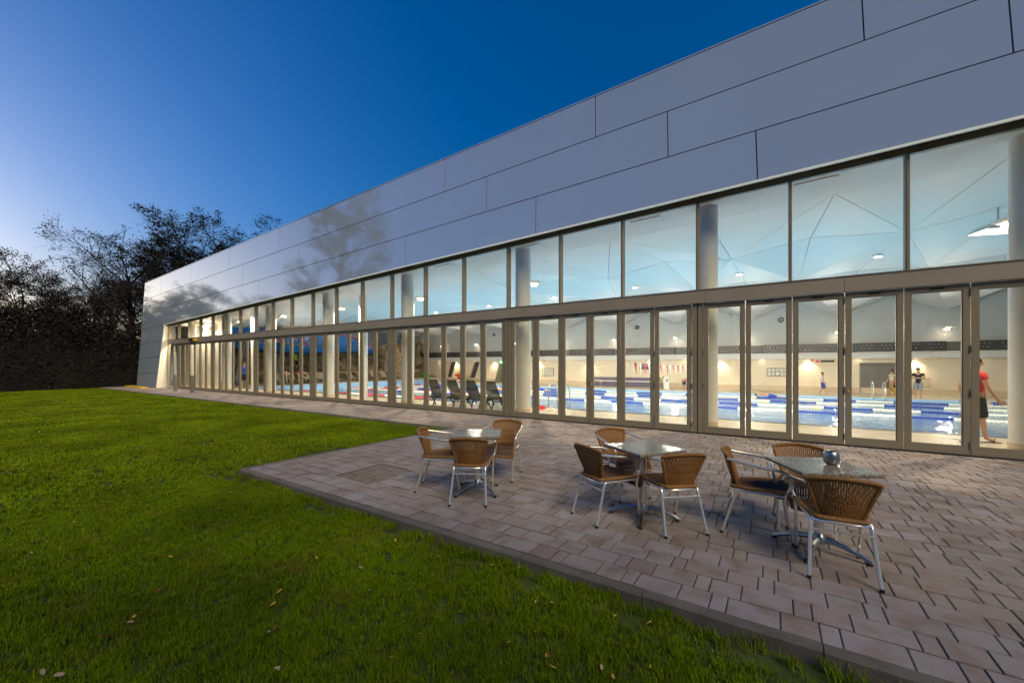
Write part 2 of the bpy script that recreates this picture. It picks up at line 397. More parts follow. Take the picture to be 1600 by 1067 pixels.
# ------------------------------------------------------------------ the swimming hall
hall = thing('swimming_hall', 'long low swimming hall with pale metal cladding above a glazed folding-door front', 'building', (-15, 10, 0))
HL = Vector((-15, 10, 0))
def hp(m, name, material, parent=None, smooth=False):
    """part of the hall given in world coordinates"""
    m.v = [(x-HL.x, y-HL.y, z-HL.z) for x, y, z in m.v]
    o = m.build(name, material, parent or hall, smooth)
    return o
def zroof(x): return 8.69+.0283*x
def zA(x): return 7.575+.0318*x
def zB(x): return 6.46+.0322*x
def zC(x): return 5.385+.0327*x
def zrow(k, x): return zC(x)-1.07*k          # rows of the solid left end below C
def Yc(z): return 9.35+.07*z
XL, XR = -39.0, 16.0
G = .011
def panel(xa0, xa1, xb0, xb1, za, zb, name='cladding_panel'):
    """panel between lower line za (x from xa0..xa1) and upper line zb (x xb0..xb1)"""
    pts = []
    for x, zf in ((xa0, za), (xa1, za), (xb1, zb), (xb0, zb)):
        z = zf(x) + (G if zf is za else -G); pts.append((x, Yc(z), z))
    m = MB(); m.prism(pts, (0, .03, 0)); hp(m, name, M['panel'])
def row(za, zb, x_first, step=5.29, xl=XL, xr=XR):
    xs = [xr]; x = x_first
    while x > xr: x -= step
    while x > xl+.6: xs.append(x); x -= step
    xs.append(xl); xs.sort()
    for a, b in zip(xs[:-1], xs[1:]):
        lean = .032*1.08
        a0 = a+G if a > xl else a; b0 = b-G if b < xr else b
        la = -lean if a > xl else -.06; lb = -lean if b < xr else 0
        panel(a0, b0, a0+la, b0+lb, za, zb)
row(zA, zroof, 1.41+5.29*3)
row(zB, zA, 3.22+5.29*3, xl=XL+.05)
row(zC, zB, -.29+5.29*4, xl=XL+.1)
# left end strip down to the ground beside the slanted opening
OPX0, OPX1 = -34.8, -34.31
def opx(z): return OPX0+(OPX1-OPX0)*min(1, max(0, z/4.26))
for k in range(5):
    f0 = (lambda x, k=k: max(zrow(k+1, x), 0.02)); f1 = (lambda x, k=k: zrow(k, x))
    xl0 = XL+.13+.02*k
    if f1(-36.5) < .15: continue
    panel(xl0+.02, opx(f0(-34.5)), xl0, opx(f1(-34.3)) if k else OPX1, f0, f1)
# backing behind the joints
m = MB()
def cl(x, z, d=.034): return (x, Yc(z)+d, z)
m.quad(cl(XL+.12,zC(XL)+.06), cl(XR,zC(XR)+.06), cl(XR,zroof(XR)-.05), cl(XL+.08,zroof(XL)-.05))
m.quad(cl(XL+.25,0), cl(-34.84,0), cl(-34.36,zC(-34.3)+.05), cl(XL+.2,zC(XL)+.05))
hp(m, 'cladding_backing', M['joint'])
# roof cap, roof sheet, end walls
m = MB(); m.prism([(XR, Yc(zroof(XR))-.012, zroof(XR)-.005), (XR, Yc(zroof(XR))+.3, zroof(XR)-.005), (XL-.05, Yc(zroof(XL))+.3, zroof(XL)-.005), (XL-.05, Yc(zroof(XL))-.012, zroof(XL)-.005)], (0,0,.03))
hp(m, 'roof_cap', M['panel'])
m = MB(); m.hexa([(XL,10.2,zroof(XL)-.2),(XR,10.2,zroof(XR)-.2),(XR,37,zroof(XR)-.2),(XL,37,zroof(XL)-.2),(XL,10.2,zroof(XL)-.05),(XR,10.2,zroof(XR)-.05),(XR,37,zroof(XR)-.05),(XL,37,zroof(XL)-.05)])
hp(m, 'roof', M['grey'])
m = MB(); m.hexa([(XL+.35,9.45,0),(XL+.5,9.45,0),(XL+.5,36.8,0),(XL+.35,36.8,0),(XL+.2,9.95,zroof(XL)-.1),(XL+.3,9.95,zroof(XL)-.1),(XL+.3,36.8,zroof(XL)-.1),(XL+.2,36.8,zroof(XL)-.1)]); hp(m, 'end_wall', M['panel'])
m = MB(); m.box(XR-.2, XR, 9.98, 36.8, -.5, zroof(XR)-.25); hp(m, 'end_wall', M['wall'])
# soffit between cladding and glazing, and the slanted white reveal at the left end
def soff(x): return zC(x)+.005
m = MB(); m.hexa([(OPX1,Yc(soff(OPX1))+.03,soff(OPX1)),(XR,Yc(soff(XR))+.03,soff(XR)),(XR,GY+.12,soff(XR)),(OPX1,GY+.12,soff(OPX1)),(OPX1,Yc(soff(OPX1))+.03,soff(OPX1)+.05),(XR,Yc(soff(XR))+.03,soff(XR)+.05),(XR,GY+.12,soff(XR)+.05),(OPX1,GY+.12,soff(OPX1)+.05)])
hp(m, 'soffit', M['soffit'])
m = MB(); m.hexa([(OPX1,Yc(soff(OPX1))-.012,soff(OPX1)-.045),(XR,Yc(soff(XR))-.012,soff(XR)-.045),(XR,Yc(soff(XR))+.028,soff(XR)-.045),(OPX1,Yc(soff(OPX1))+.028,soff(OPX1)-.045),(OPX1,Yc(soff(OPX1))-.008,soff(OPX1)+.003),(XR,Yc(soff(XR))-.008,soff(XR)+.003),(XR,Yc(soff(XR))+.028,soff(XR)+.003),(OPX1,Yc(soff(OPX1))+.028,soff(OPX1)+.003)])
hp(m, 'bright_edge_strip', M['bright_edge'])  # added strip: bright line of light under the cladding put into its colour
m = MB(); m.hexa([(OPX0-.04,Yc(0)+.03,0),(OPX0,Yc(0)+.03,0),(OPX0,GY+.1,0),(OPX0-.04,GY+.1,0),(OPX1-.04,Yc(4.26)+.03,4.27),(OPX1,Yc(4.26)+.03,4.27),(OPX1,GY+.1,4.27),(OPX1-.04,GY+.1,4.27)])
hp(m, 'reveal', M['reveal'])

# glazing: upper band
MX0, MSTEP = -1.46, 1.73
muls = sorted([MX0+MSTEP*k for k in range(-19, 10)])
BT, BB = 3.24, 2.94                         # beam top / bottom
def zw(x): return zC(x)-.005                # window band top
x = muls[0]-MSTEP
XG0 = -34.42
m = MB()
xs = [XG0]+muls+[XR-.2]
for a, b in zip(xs[:-1], xs[1:]):
    mm = MB(); mm.hexa([(a,GY-.04,zw(a)-.115),(b,GY-.04,zw(b)-.115),(b,GY+.06,zw(b)-.115),(a,GY+.06,zw(a)-.115),(a,GY-.04,zw(a)),(b,GY-.04,zw(b)),(b,GY+.06,zw(b)),(a,GY+.06,zw(a))])
    hp(mm, 'head_frame', M['bronze'])
    ga, gb = a+.03, b-.03
    if gb-ga > .1:
        mm = MB(); mm.hexa([(ga,GY,BT),(gb,GY,BT),(gb,GY+.02,BT),(ga,GY+.02,BT),(ga,GY,zw(ga)-.12),(gb,GY,zw(gb)-.12),(gb,GY+.02,zw(gb)-.12),(ga,GY+.02,zw(ga)-.12)])
        hp(mm, 'window_pane', M['glass'])
for i, x in enumerate(muls):
    mm = MB(); mm.box(x-.03, x+.03, GY-.065, GY+.09, BT+.002, zw(x)-.112); mm.box(x-.012, x+.012, GY-.075, GY-.064, BT+.002, zw(x)-.118)
    hp(mm, 'mullion', M['bronze'])
mm = MB(); mm.hexa([(XG0-.06,GY-.05,0),(XG0+.06-.25,GY-.05,0),(XG0+.06-.25,GY+.08,0),(XG0-.31,GY+.08,0),(XG0-.03,GY-.05,4.2),(XG0+.05,GY-.05,4.2),(XG0+.05,GY+.08,4.2),(XG0-.03,GY+.08,4.2)])
hp(mm, 'slanted_frame', M['bronze'])
# beam over the doors in joined panels
x = XR-.2; k = 0
bx = [XG0+.06]+[1.12-2.41*i for i in range(14, -7, -1) if XG0+.3 < 1.12-2.41*i < XR-.3]+[XR-.2]
for a, b in zip(bx[:-1], bx[1:]):
    hp(MB().box(a+.003, b-.003, GY-.10, GY+.06, BB, BT-.012), 'beam_panel', M['beam'])
hp(MB().box(XG0+.06, XR-.2, GY-.115, GY+.06, BT-.011, BT+.004), 'sill', M['bronze'])
# folding doors
LW = .818
def door_frame_mesh(w, key):
    st, tr, br = .082, .10, .135; z0, z1 = .025, BB-.012; m = MB()
    y0, y1 = -.035, .035
    m.box(0, st, y0, y1, z0, z1); m.box(w-st, w, y0, y1, z0, z1)
    m.box(st, w-st, y0, y1, z1-tr, z1); m.box(st, w-st, y0, y1, z0, z0+br)
    # glazing bead, a step set back from the frame face
    m.box(st, st+.014, y0+.012, y1-.012, z0+br, z1-tr); m.box(w-st-.014, w-st, y0+.012, y1-.012, z0+br, z1-tr)
    m.box(st+.014, w-st-.014, y0+.012, y1-.012, z0+br, z0+br+.012); m.box(st+.014, w-st-.014, y0+.012, y1-.012, z1-tr-.012, z1-tr)
    return m.mesh('door_leaf_'+key, M['bronze'])
leaf_me = door_frame_mesh(LW-.008, 'std')
pane_me = MB().box(.084, LW-.092, -.008, .008, .165, BB-.116).mesh('door_pane', M['glass'])
slot_me = MB().box(LW/2-.09, LW/2+.09, -.043, -.034, BB-.075, BB-.05).mesh('vent_slot', M['black'])
hinge_me = MB().lathe([(.012,0),(.012,.13)], n=8).mesh('hinge', M['steel'], True)
lock_me = MB().lathe([(.014,0),(.017,-.008),(.010,-.014)], axis='y', n=10).mesh('lock', M['brass'], True)
bays = [3.73-5.19*k for k in range(-2, 8)]       # bay boundary x
door_list = []
for bi, xb in enumerate(bays):
    # pair of posts at the boundary
    if XG0 < xb < XR-.3:
        hp(MB().box(xb-.112, xb-.012, GY-.045, GY+.06, .0, BB-.002).box(xb-.010, xb+.010, GY-.02, GY+.05, .0, BB-.002).box(xb+.012, xb+.112, GY-.045, GY+.06, .0, BB-.002), 'door_post', M['bronze'])
    for j in range(6):
        x0 = xb-5.19+.12+j*(5.19-.24)/6+.004
        if x0 < XG0+.3 or x0+LW > XR-.3: continue
        d = link('door_leaf', leaf_me, hall, (x0-HL.x, GY-HL.y, 0))
        link('pane', pane_me, d)
        if j in (1,2,3,4): link('vent_slot', slot_me, d)
        if j in (0,2,4):
            xo = LW-.002 if j != 0 else -.006
            for hz in (.12, 1.0, 1.75, BB-.22): link('hinge', hinge_me, d, (xo, -.044, hz))
        if j == 5 or j == 0:
            for hz in (.12, 1.0, 1.75, BB-.22): link('hinge', hinge_me, d, (LW+.0 if j == 5 else -.004, -.044, hz)) if j == 5 else None
        if j == 3: link('lock', lock_me, d, (.04, -.036, 1.05))
hp(MB().box(XG0-.25, XR-.2, GY-.055, GY+.08, -.02, .022), 'threshold', M['joint'])
# columns behind the glass, with tiled feet
col_x = [xb+(-.06 if abs(xb-3.73) < .01 else .10) for xb in bays if xb > -33 and xb < XR-1]
for xc in col_x:
    c = hp(MB().lathe([(.24,0),(.24,5.6)], (xc,10.62,0), 32), 'column', M['white'], smooth=True)
    hp(MB().lathe([(.247,0.004),(.247,.2),(.242,.205)], (xc,10.62,0), 32, caps=False), 'column_foot', M['skirt'], c, True)
for xc, yc in ((-16.45,12.1),(-27.2,12.1)):
    c = hp(MB().lathe([(.2,0),(.2,5.6)], (xc,yc,0), 24), 'column', M['white'], smooth=True)
# far wall, duct band, skirting
WY = 35.5; FZ = -.35
def far_wall_z(x): return 6.6
hp(MB().box(XL+.4, XR-.2, WY, WY+.25, -.6, 2.42), 'far_wall', M['wall'])
hp(MB().box(XL+.4, XR-.2, WY+.02, WY+.25, 2.42, 6.7), 'upper_wall', M['white2'])
hp(MB().box(XL+.4, XR-.2, WY-.10, WY, -.4, .02), 'wall_skirting', M['skirt'])
hp(MB().box(-36.8, XR-.2, WY-.36, WY, 1.98, 2.41), 'wall_ledge', M['white'])
for k in range(10):
    a = 14.0-5.21*k; b = a-5.21+.9
    if a > XR-.3: a = XR-.3
    d = hp(MB().box(max(b,-36.8), a, WY-.62, WY-.0, 2.43, 3.0), 'air_duct', M['band'])
    hp(MB().box(b-.88, b-.02, WY-.5, WY, 2.45, 2.97), 'duct_link', M['grey'], d) if b-.9 > -36.8 else None
    mm = MB(); g = 0
    xx = b+.25
    while xx < a-.2:
        for r_, n_ in ((2.83,4),(2.62,3)):
            for q in range(n_):
                px_ = xx+q*.2+(.1 if n_ == 3 else 0)
                if px_ < a-.1: mm.lathe([(.055,0),(.035,-.03)], (px_, WY-.622, r_), 8, 'y')
        xx += 1.1
    if mm.v: hp(mm, 'nozzle_row', M['hole'], d)
# folded white ceiling: triangular plates with open joints between
hp(MB().hexa([(XG0,GY+.10,zC(XG0)-.03),(XR-.2,GY+.10,zC(XR)-.03),(XR-.2,11.5,zC(XR)-.06),(XG0,11.5,zC(XG0)-.06),(XG0,GY+.10,zC(XG0)+.03),(XR-.2,GY+.10,zC(XR)+.03),(XR-.2,11.5,zC(XR)),(XG0,11.5,zC(XG0))]), 'ceiling_strip', M['ceil'])
for k in range(16):
    xa = 2.6-1.73*2*k+1.2; z = zC(xa)-.062
    if xa > -30: hp(MB().hexa([(xa,10.35,zC(xa)-.058),(xa+.75,10.35,zC(xa+.75)-.058),(xa+.75,10.9,zC(xa+.75)-.062),(xa,10.9,zC(xa)-.062),(xa,10.35,zC(xa)-.03),(xa+.75,10.35,zC(xa+.75)-.03),(xa+.75,10.9,zC(xa+.75)-.03),(xa,10.9,zC(xa)-.03)]), 'ceiling_hatch', M['ceil'])
rowsY = [11.5, 18.5, 27.5, 35.48]
def cnode(r, i):
    """i counts half bays from the right; even = over a column, odd = bay centre"""
    xx = 16.7-2.595*i; odd = i % 2
    y = rowsY[r]
    if r == 0: z = zC(xx)-.03
    elif r == 1: z = zC(xx)+(.85 if not odd else .50)
    elif r == 2: z = 5.9+.01*xx+(.35 if not odd else .60)
    else: z = 6.1 if not odd else 4.95
    return Vector((xx, y, z))
for r in range(3):
    for i in range(22):
        a, b, c, d = cnode(r,i), cnode(r,i+1), cnode(r+1,i+1), cnode(r+1,i)
        tris = ((a,b,c),(a,c,d)) if (i+r) % 2 == 0 else ((a,b,d),(b,c,d))
        for t in tris:
            cen = (t[0]+t[1]+t[2])/3
            pts = [p+(cen-p).normalized()*.035 for p in t]
            hp(MB().prism(pts, (0,0,.05)), 'ceiling_panel', M['ceil'])
m = MB()
for r in range(3):
    for i in range(22):
        a, b, c, d = [p+Vector((0,0,.055)) for p in (cnode(r,i), cnode(r,i+1), cnode(r+1,i+1), cnode(r+1,i))]
        if (i+r) % 2 == 0: m.tri(a,b,c); m.tri(a,c,d)
        else: m.tri(a,b,d); m.tri(b,c,d)
hp(m, 'ceiling_backing', M['joint'])

# ------------------------------------------------------------------ pool deck, pool, water
PL, PR, PN, PF = -31.0, 15.0, 13.0, 30.6; WZ = -.42
deck = struct(MB().box(XL+.5, XR-.2, GY+.08, PN-.02, -.5, -.012).build('pool_deck', M['tile']))
struct(MB().box(XL+.5, PL-.02, PN-.02, 35.4, -.5, 0).build('side_deck', M['tile']))
struct(MB().box(PL-.02, XR-.2, PF+.02, 35.4, -.8, FZ).build('far_deck', M['tile']))
struct(MB().box(PR+.02, XR-.2, PN-.02, PF+.02, -.8, FZ).build('end_deck', M['tile']))
tile_me = MB().box(-.222,.222,-.147,.147,-.03,0).mesh('deck_tile', M['tile'])
nt_ = 0
for j in range(9):
    for i in range(33):
        xx = 5.2-.45*i-(.225 if j % 2 else 0); yy = GY+.26+.3*j
        if yy > PN-.3: continue
        link('floor_tile', tile_me, deck, (xx, yy, rnd.uniform(-.001,.001)))
MB().box(PL, PR, PN-.22, PN-.02, -.10, .004).build('pool_coping', M['band'], deck)
basin = MB()
basin.box(PL, PR, PN, PF, -2.0, -1.9); basin.box(PL-.02, PR+.02, PN-.02, PN, -1.95, -.02); basin.box(PL-.02, PR+.02, PF, PF+.02, -1.95, FZ-.002)
basin.box(PL-.02, PL, PN, PF, -1.95, -.02); basin.box(PR, PR+.02, PN, PF, -1.95, FZ-.002)
struct(basin.build('pool_basin', M['pool']))
struct(grid_sheet(PL+.002, PR-.002, PN+.002, PF-.002, WZ).build('pool_water', M['water']))

# left end of the hall: white lobby partition, rock wall, blue slide, slanted posts
hp(MB().hexa([(-37.5,11.4,0),(-30.6,11.4,0),(-30.6,11.55,0),(-37.5,11.55,0),(-37.5,11.4,4.6),(-29.4,11.4,4.6),(-29.4,11.55,4.6),(-37.5,11.55,4.6)]), 'partition_wall', M['reveal'])
def rock_wall():
    rg = random.Random(4); m = MB(); ny_, nz_ = 46, 16; y0, y1 = 12.2, 35.3
    P = []
    for j in range(nz_+1):
        z = 3.4*j/nz_
        for i in range(ny_+1):
            y = y0+(y1-y0)*i/ny_; t = (y-y0)/(y1-y0)
            zz = z*(1.0+.35*max(0, (t-.62)/.38))
            x = -36.6+.5*math.sin(y*.9)+.35*math.sin(z*2.1+y*.5)+rg.uniform(-.16,.16)+.9*(1-j/nz_)*(.5+.5*math.sin(y*.45))
            P.append((x, y, zz))
    m.v = P
    for j in range(nz_):
        for i in range(ny_):
            a = j*(ny_+1)+i; m.f.append((a, a+1, a+ny_+2, a+ny_+1))
    m.box(-38.3,-37.9,12.2,35.3,0,3.4)
    o = m.build('rock_wall', M['rock'], None)
    return tag(o, 'rough brown artificial rock wall behind the sun loungers at the hall end', 'rock wall')
rock_wall()
sl = thing('water_slide', 'broad blue water slide with red stripes hung above the rock wall', 'slide', (-36.0, 20, 0))
m = MB()
prof = [(-34.7,4.35),(-34.5,3.4),(-34.9,2.72),(-35.8,2.55),(-36.6,2.8)]
ys = [12.3+i*.75 for i in range(20)]
def slx(i, p): t = max(0, (i-13)/6.0); return (p[0]-t*.9+36.0, ys[i]-20+t*1.2, 2.65+(p[1]-2.65)*(1-.72*t*t)+.12*math.sin(i*.5))
for i in range(len(ys)-1):
    for k in range(len(prof)-1): m.quad(slx(i,prof[k]), slx(i+1,prof[k]), slx(i+1,prof[k+1]), slx(i,prof[k+1]))
m.build('trough', M['slide'], sl, True)
for (i0, dz) in ((1,0),(5,0),(8,0)):
    mm = MB()
    a = Vector(slx(i0,prof[0]))+Vector((.03,0,-.05)); b = Vector(slx(i0+1,prof[1]))+Vector((.03,.6,0))
    mm.bar(a, b, .16, .02, (1,0,0)); mm.build('stripe', M['magenta'], sl)
m = MB(); m.tube([Vector(slx(i,prof[0]))+Vector((.02,0,.02)) for i in range(12,20)], .07, 6); m.build('edge_roll', M['magenta'], sl)
m = MB(); m.tube([Vector(slx(i,prof[2]))+Vector((.05,0,-.05)) for i in range(0,20)], .06, 6); m.build('lower_rail', M['black'], sl)
for k, (y0, y1) in enumerate(((13.9,14.6),(16.8,17.6),(19.6,20.3),(24.6,25.4),(27.6,28.4))):
    st = thing('slanted_post', ['slanted bronze post nearest the lobby at the hall end','slanted bronze post between the climbing figures at the hall end','slanted bronze post left of the reclining sun loungers','slanted bronze post under the slide tip','slanted bronze post beyond the slide tip by the bare rock'][k], 'post', (-34.3, y0, 0))
    MB().bar((0,0,0), (.0,y1-y0,4.0), .28, .2, (1,0,0)).build('shaft', M['bronze'], st)
    MB().box(-.2,.2,-.16,.16,0,.02).build('foot_plate', M['steel'], st)
    if k < 4:
        MB().bar((0,.4,3.3), (0,2.3,3.3), .1, .1).build('cross_bar', M['bronze'], st)
rl = thing('guard_rail', 'long low rail along the foot of the rock wall', 'railing', (-34.4, 13, 0))
MB().box(-.03,.03,0,20,.86,.92).build('top_rail', M['skirt'], rl)
for k in range(9): MB().box(-.02,.02,k*2.45,k*2.45+.04,0,.86).build('baluster', M['bronze'], rl)

# ------------------------------------------------------------------ lamps of the hall
LAMP_W = 260
M['lampface'] = emit('lamp_face', (1.0,.84,.60), 22); M['lampup'] = emit('lamp_up_face', (1.0,.84,.60), 4)
lampdisc_me = MB().lathe([(.02,.0),(.20,.05),(.24,.09),(.225,.10)], n=20).mesh('lamp_dish', M['white'], True)
lampglow_me = MB().lathe([(.0,.085),(.22,.088)], n=20).mesh('lamp_face', M['lampup'])
under_me = MB().lathe([(.0,-.012),(.12,-.01),(.12,.004)], n=16).mesh('lamp_lens', M['lampface'])
arm_me = MB().tube([(0,.0,-.18),(0,.02,-.02),(0,-.05,.02)], .03, 8).mesh('lamp_arm', M['white'], True)
def uplight(x, y, z, label, group, dirn, watts):
    t = thing('wall_lamp', label, 'lamp', (x, y, z), 0 if dirn < 0 else math.pi, group)
    link('dish', lampdisc_me, t, (0,-.42,0)); link('lamp_face', lampglow_me, t, (0,-.42,0)); link('lamp_lens', under_me, t, (0,-.42,-.004))
    MB().tube([(0,0,-.2),(0,-.08,-.16),(0,-.30,-.01),(0,-.42,.02)], .028, 8, smooth=3).build('lamp_arm', M['white'], t, True)
    MB().box(-.06,.06,-.03,0,-.32,-.08).build('wall_plate', M['white'], t)
    if dirn < 0:
        ld = bpy.data.lights.new('lamp_light', 'SPOT'); ld.shadow_soft_size = .15; ld.spot_size = R(128); ld.spot_blend = .7
    else:
        ld = bpy.data.lights.new('lamp_light', 'AREA'); ld.shape = 'DISK'; ld.size = .42; ld.spread = R(78)
    ld.energy = watts; ld.color = (1.0,.86,.66)
    lo = bpy.data.objects.new('lamp_light', ld); COL.objects.link(lo); lo.parent = t
    lo.location = (0,-.62,.16); lo.rotation_euler = (R(-66 if dirn < 0 else -62),0,0)
    if dirn > 0:
        l2 = bpy.data.lights.new('lens_light', 'SPOT'); l2.energy = 260; l2.spot_size = R(150); l2.spot_blend = .4; l2.shadow_soft_size = .08; l2.color = (1.0,.80,.52)
        o2 = bpy.data.objects.new('lens_light', l2); COL.objects.link(o2); o2.parent = t; o2.location = (0,-.42,-.05)
    return t
ordn = ['first','second','third','fourth','fifth','sixth','seventh','eighth','ninth','tenth','eleventh','twelfth','thirteenth','fourteenth','fifteenth','sixteenth','seventeenth','eighteenth']
for k in range(9):
    uplight(8.83-5.22*k, WY, 3.72, 'lit uplight on the far wall above the dark duct, %s from the right' % ordn[k], 'uplights along the far wall', -1, 330)
for k, xc in enumerate([c for c in col_x if c < 9]):
    uplight(xc, 10.86, 4.15, 'lit uplight on the inner face of a round white column, %s column from the right' % ordn[k], 'uplights on the columns', 1, 230)
# recessed downlights over the far deck
for k in range(18):
    xx = 13.0-2.75*k; 
    t = thing('downlight', 'small round downlight under the white ledge of the far wall, %s from the right' % ordn[k], 'lamp', (xx, WY-.2, 1.978), 0, 'downlights under the wall ledge')
    MB().lathe([(.0,-.003),(.05,-.003),(.06,.002)], n=12).build('lamp_face', M['lampface'], t)
    MB().lathe([(.06,-.008),(.075,-.008),(.08,.001)], n=12, caps=False).build('rim', M['white'], t)
    if k % 2: continue
    ld = bpy.data.lights.new('lamp_light', 'SPOT'); ld.energy = 65; ld.spot_size = R(120); ld.spot_blend = .8; ld.shadow_soft_size = .06; ld.color = (1.0,.80,.52)
    lo = bpy.data.objects.new('lamp_light', ld); COL.objects.link(lo); lo.parent = t; lo.location = (0,-.05,-.03)
# round downlights let into the ceiling over the pool
for k in range(9):
    cn = cnode(1, 1+2*k)
    for q, (fy, rowname) in enumerate(((.5,'nearer'),)):
        p = cnode(1,1+2*k).lerp(cnode(2,1+2*k), fy); p.z -= .03
        t = thing('ceiling_lamp', 'round ceiling downlight over the pool, %s from the right' % ordn[k], 'lamp', tuple(p), 0, 'ceiling downlights over the pool')
        MB().lathe([(.0,-.06),(.13,-.06),(.15,-.03),(.15,.02)], n=16).build('lamp_face', M['lampface'], t)
        MB().lathe([(.152,-.065),(.19,-.065),(.20,.03)], n=16, caps=False).build('rim', M['white'], t)
        ld = bpy.data.lights.new('lamp_light', 'SPOT'); ld.energy = 660; ld.spot_size = R(128); ld.spot_blend = .8; ld.shadow_soft_size = .15; ld.color = (1.0,.88,.70)
        lo = bpy.data.objects.new('lamp_light', ld); COL.objects.link(lo); lo.parent = t; lo.location = (0,0,-.09)
for k, xx in enumerate((-33.2,-30.4)):  # added lamps, no fixture seen here, to brighten the lobby partition
    t = thing('ceiling_lamp', ['added round fill lamp in the lobby nearest the hall corner','added round fill lamp in the lobby beside the entrance frames'][k], 'lamp', (xx, 10.75, 4.1))
    MB().lathe([(.0,-.06),(.13,-.06),(.15,-.03),(.15,.02)], n=16).build('lamp_face', M['lampface'], t)
    MB().tube([(0,0,.02),(0,0,.3)], .02, 6).build('stem', M['white'], t)
    ld = bpy.data.lights.new('lamp_light', 'SPOT'); ld.energy = 120; ld.spot_size = R(165); ld.spot_blend = .5; ld.shadow_soft_size = .13; ld.color = (1.0,.88,.68)
    lo = bpy.data.objects.new('lamp_light', ld); COL.objects.link(lo); lo.parent = t; lo.location = (0,0,-.09)
# linear pendant flood high at the right
t = thing('flood_lamp', 'large white louvred flood lamp hanging from the ceiling beside the right column', 'lamp', (5.6, 18.0, 5.55), R(20))
MB().hexa([(-.55,-.35,0),(.55,-.35,0),(.55,.35,0),(-.55,.35,0),(-.4,-.25,.16),(.4,-.25,.16),(.4,.25,.16),(-.4,.25,.16)]).build('housing', M['white'], t)
for q in range(5): MB().box(-.5,.5,-.29+q*.13,-.23+q*.13,-.012,-.002).build('tube', M['lampup'], t)
MB().tube([(0,0,.16),(0,0,.75)], .03, 8).build('stem', M['white'], t)

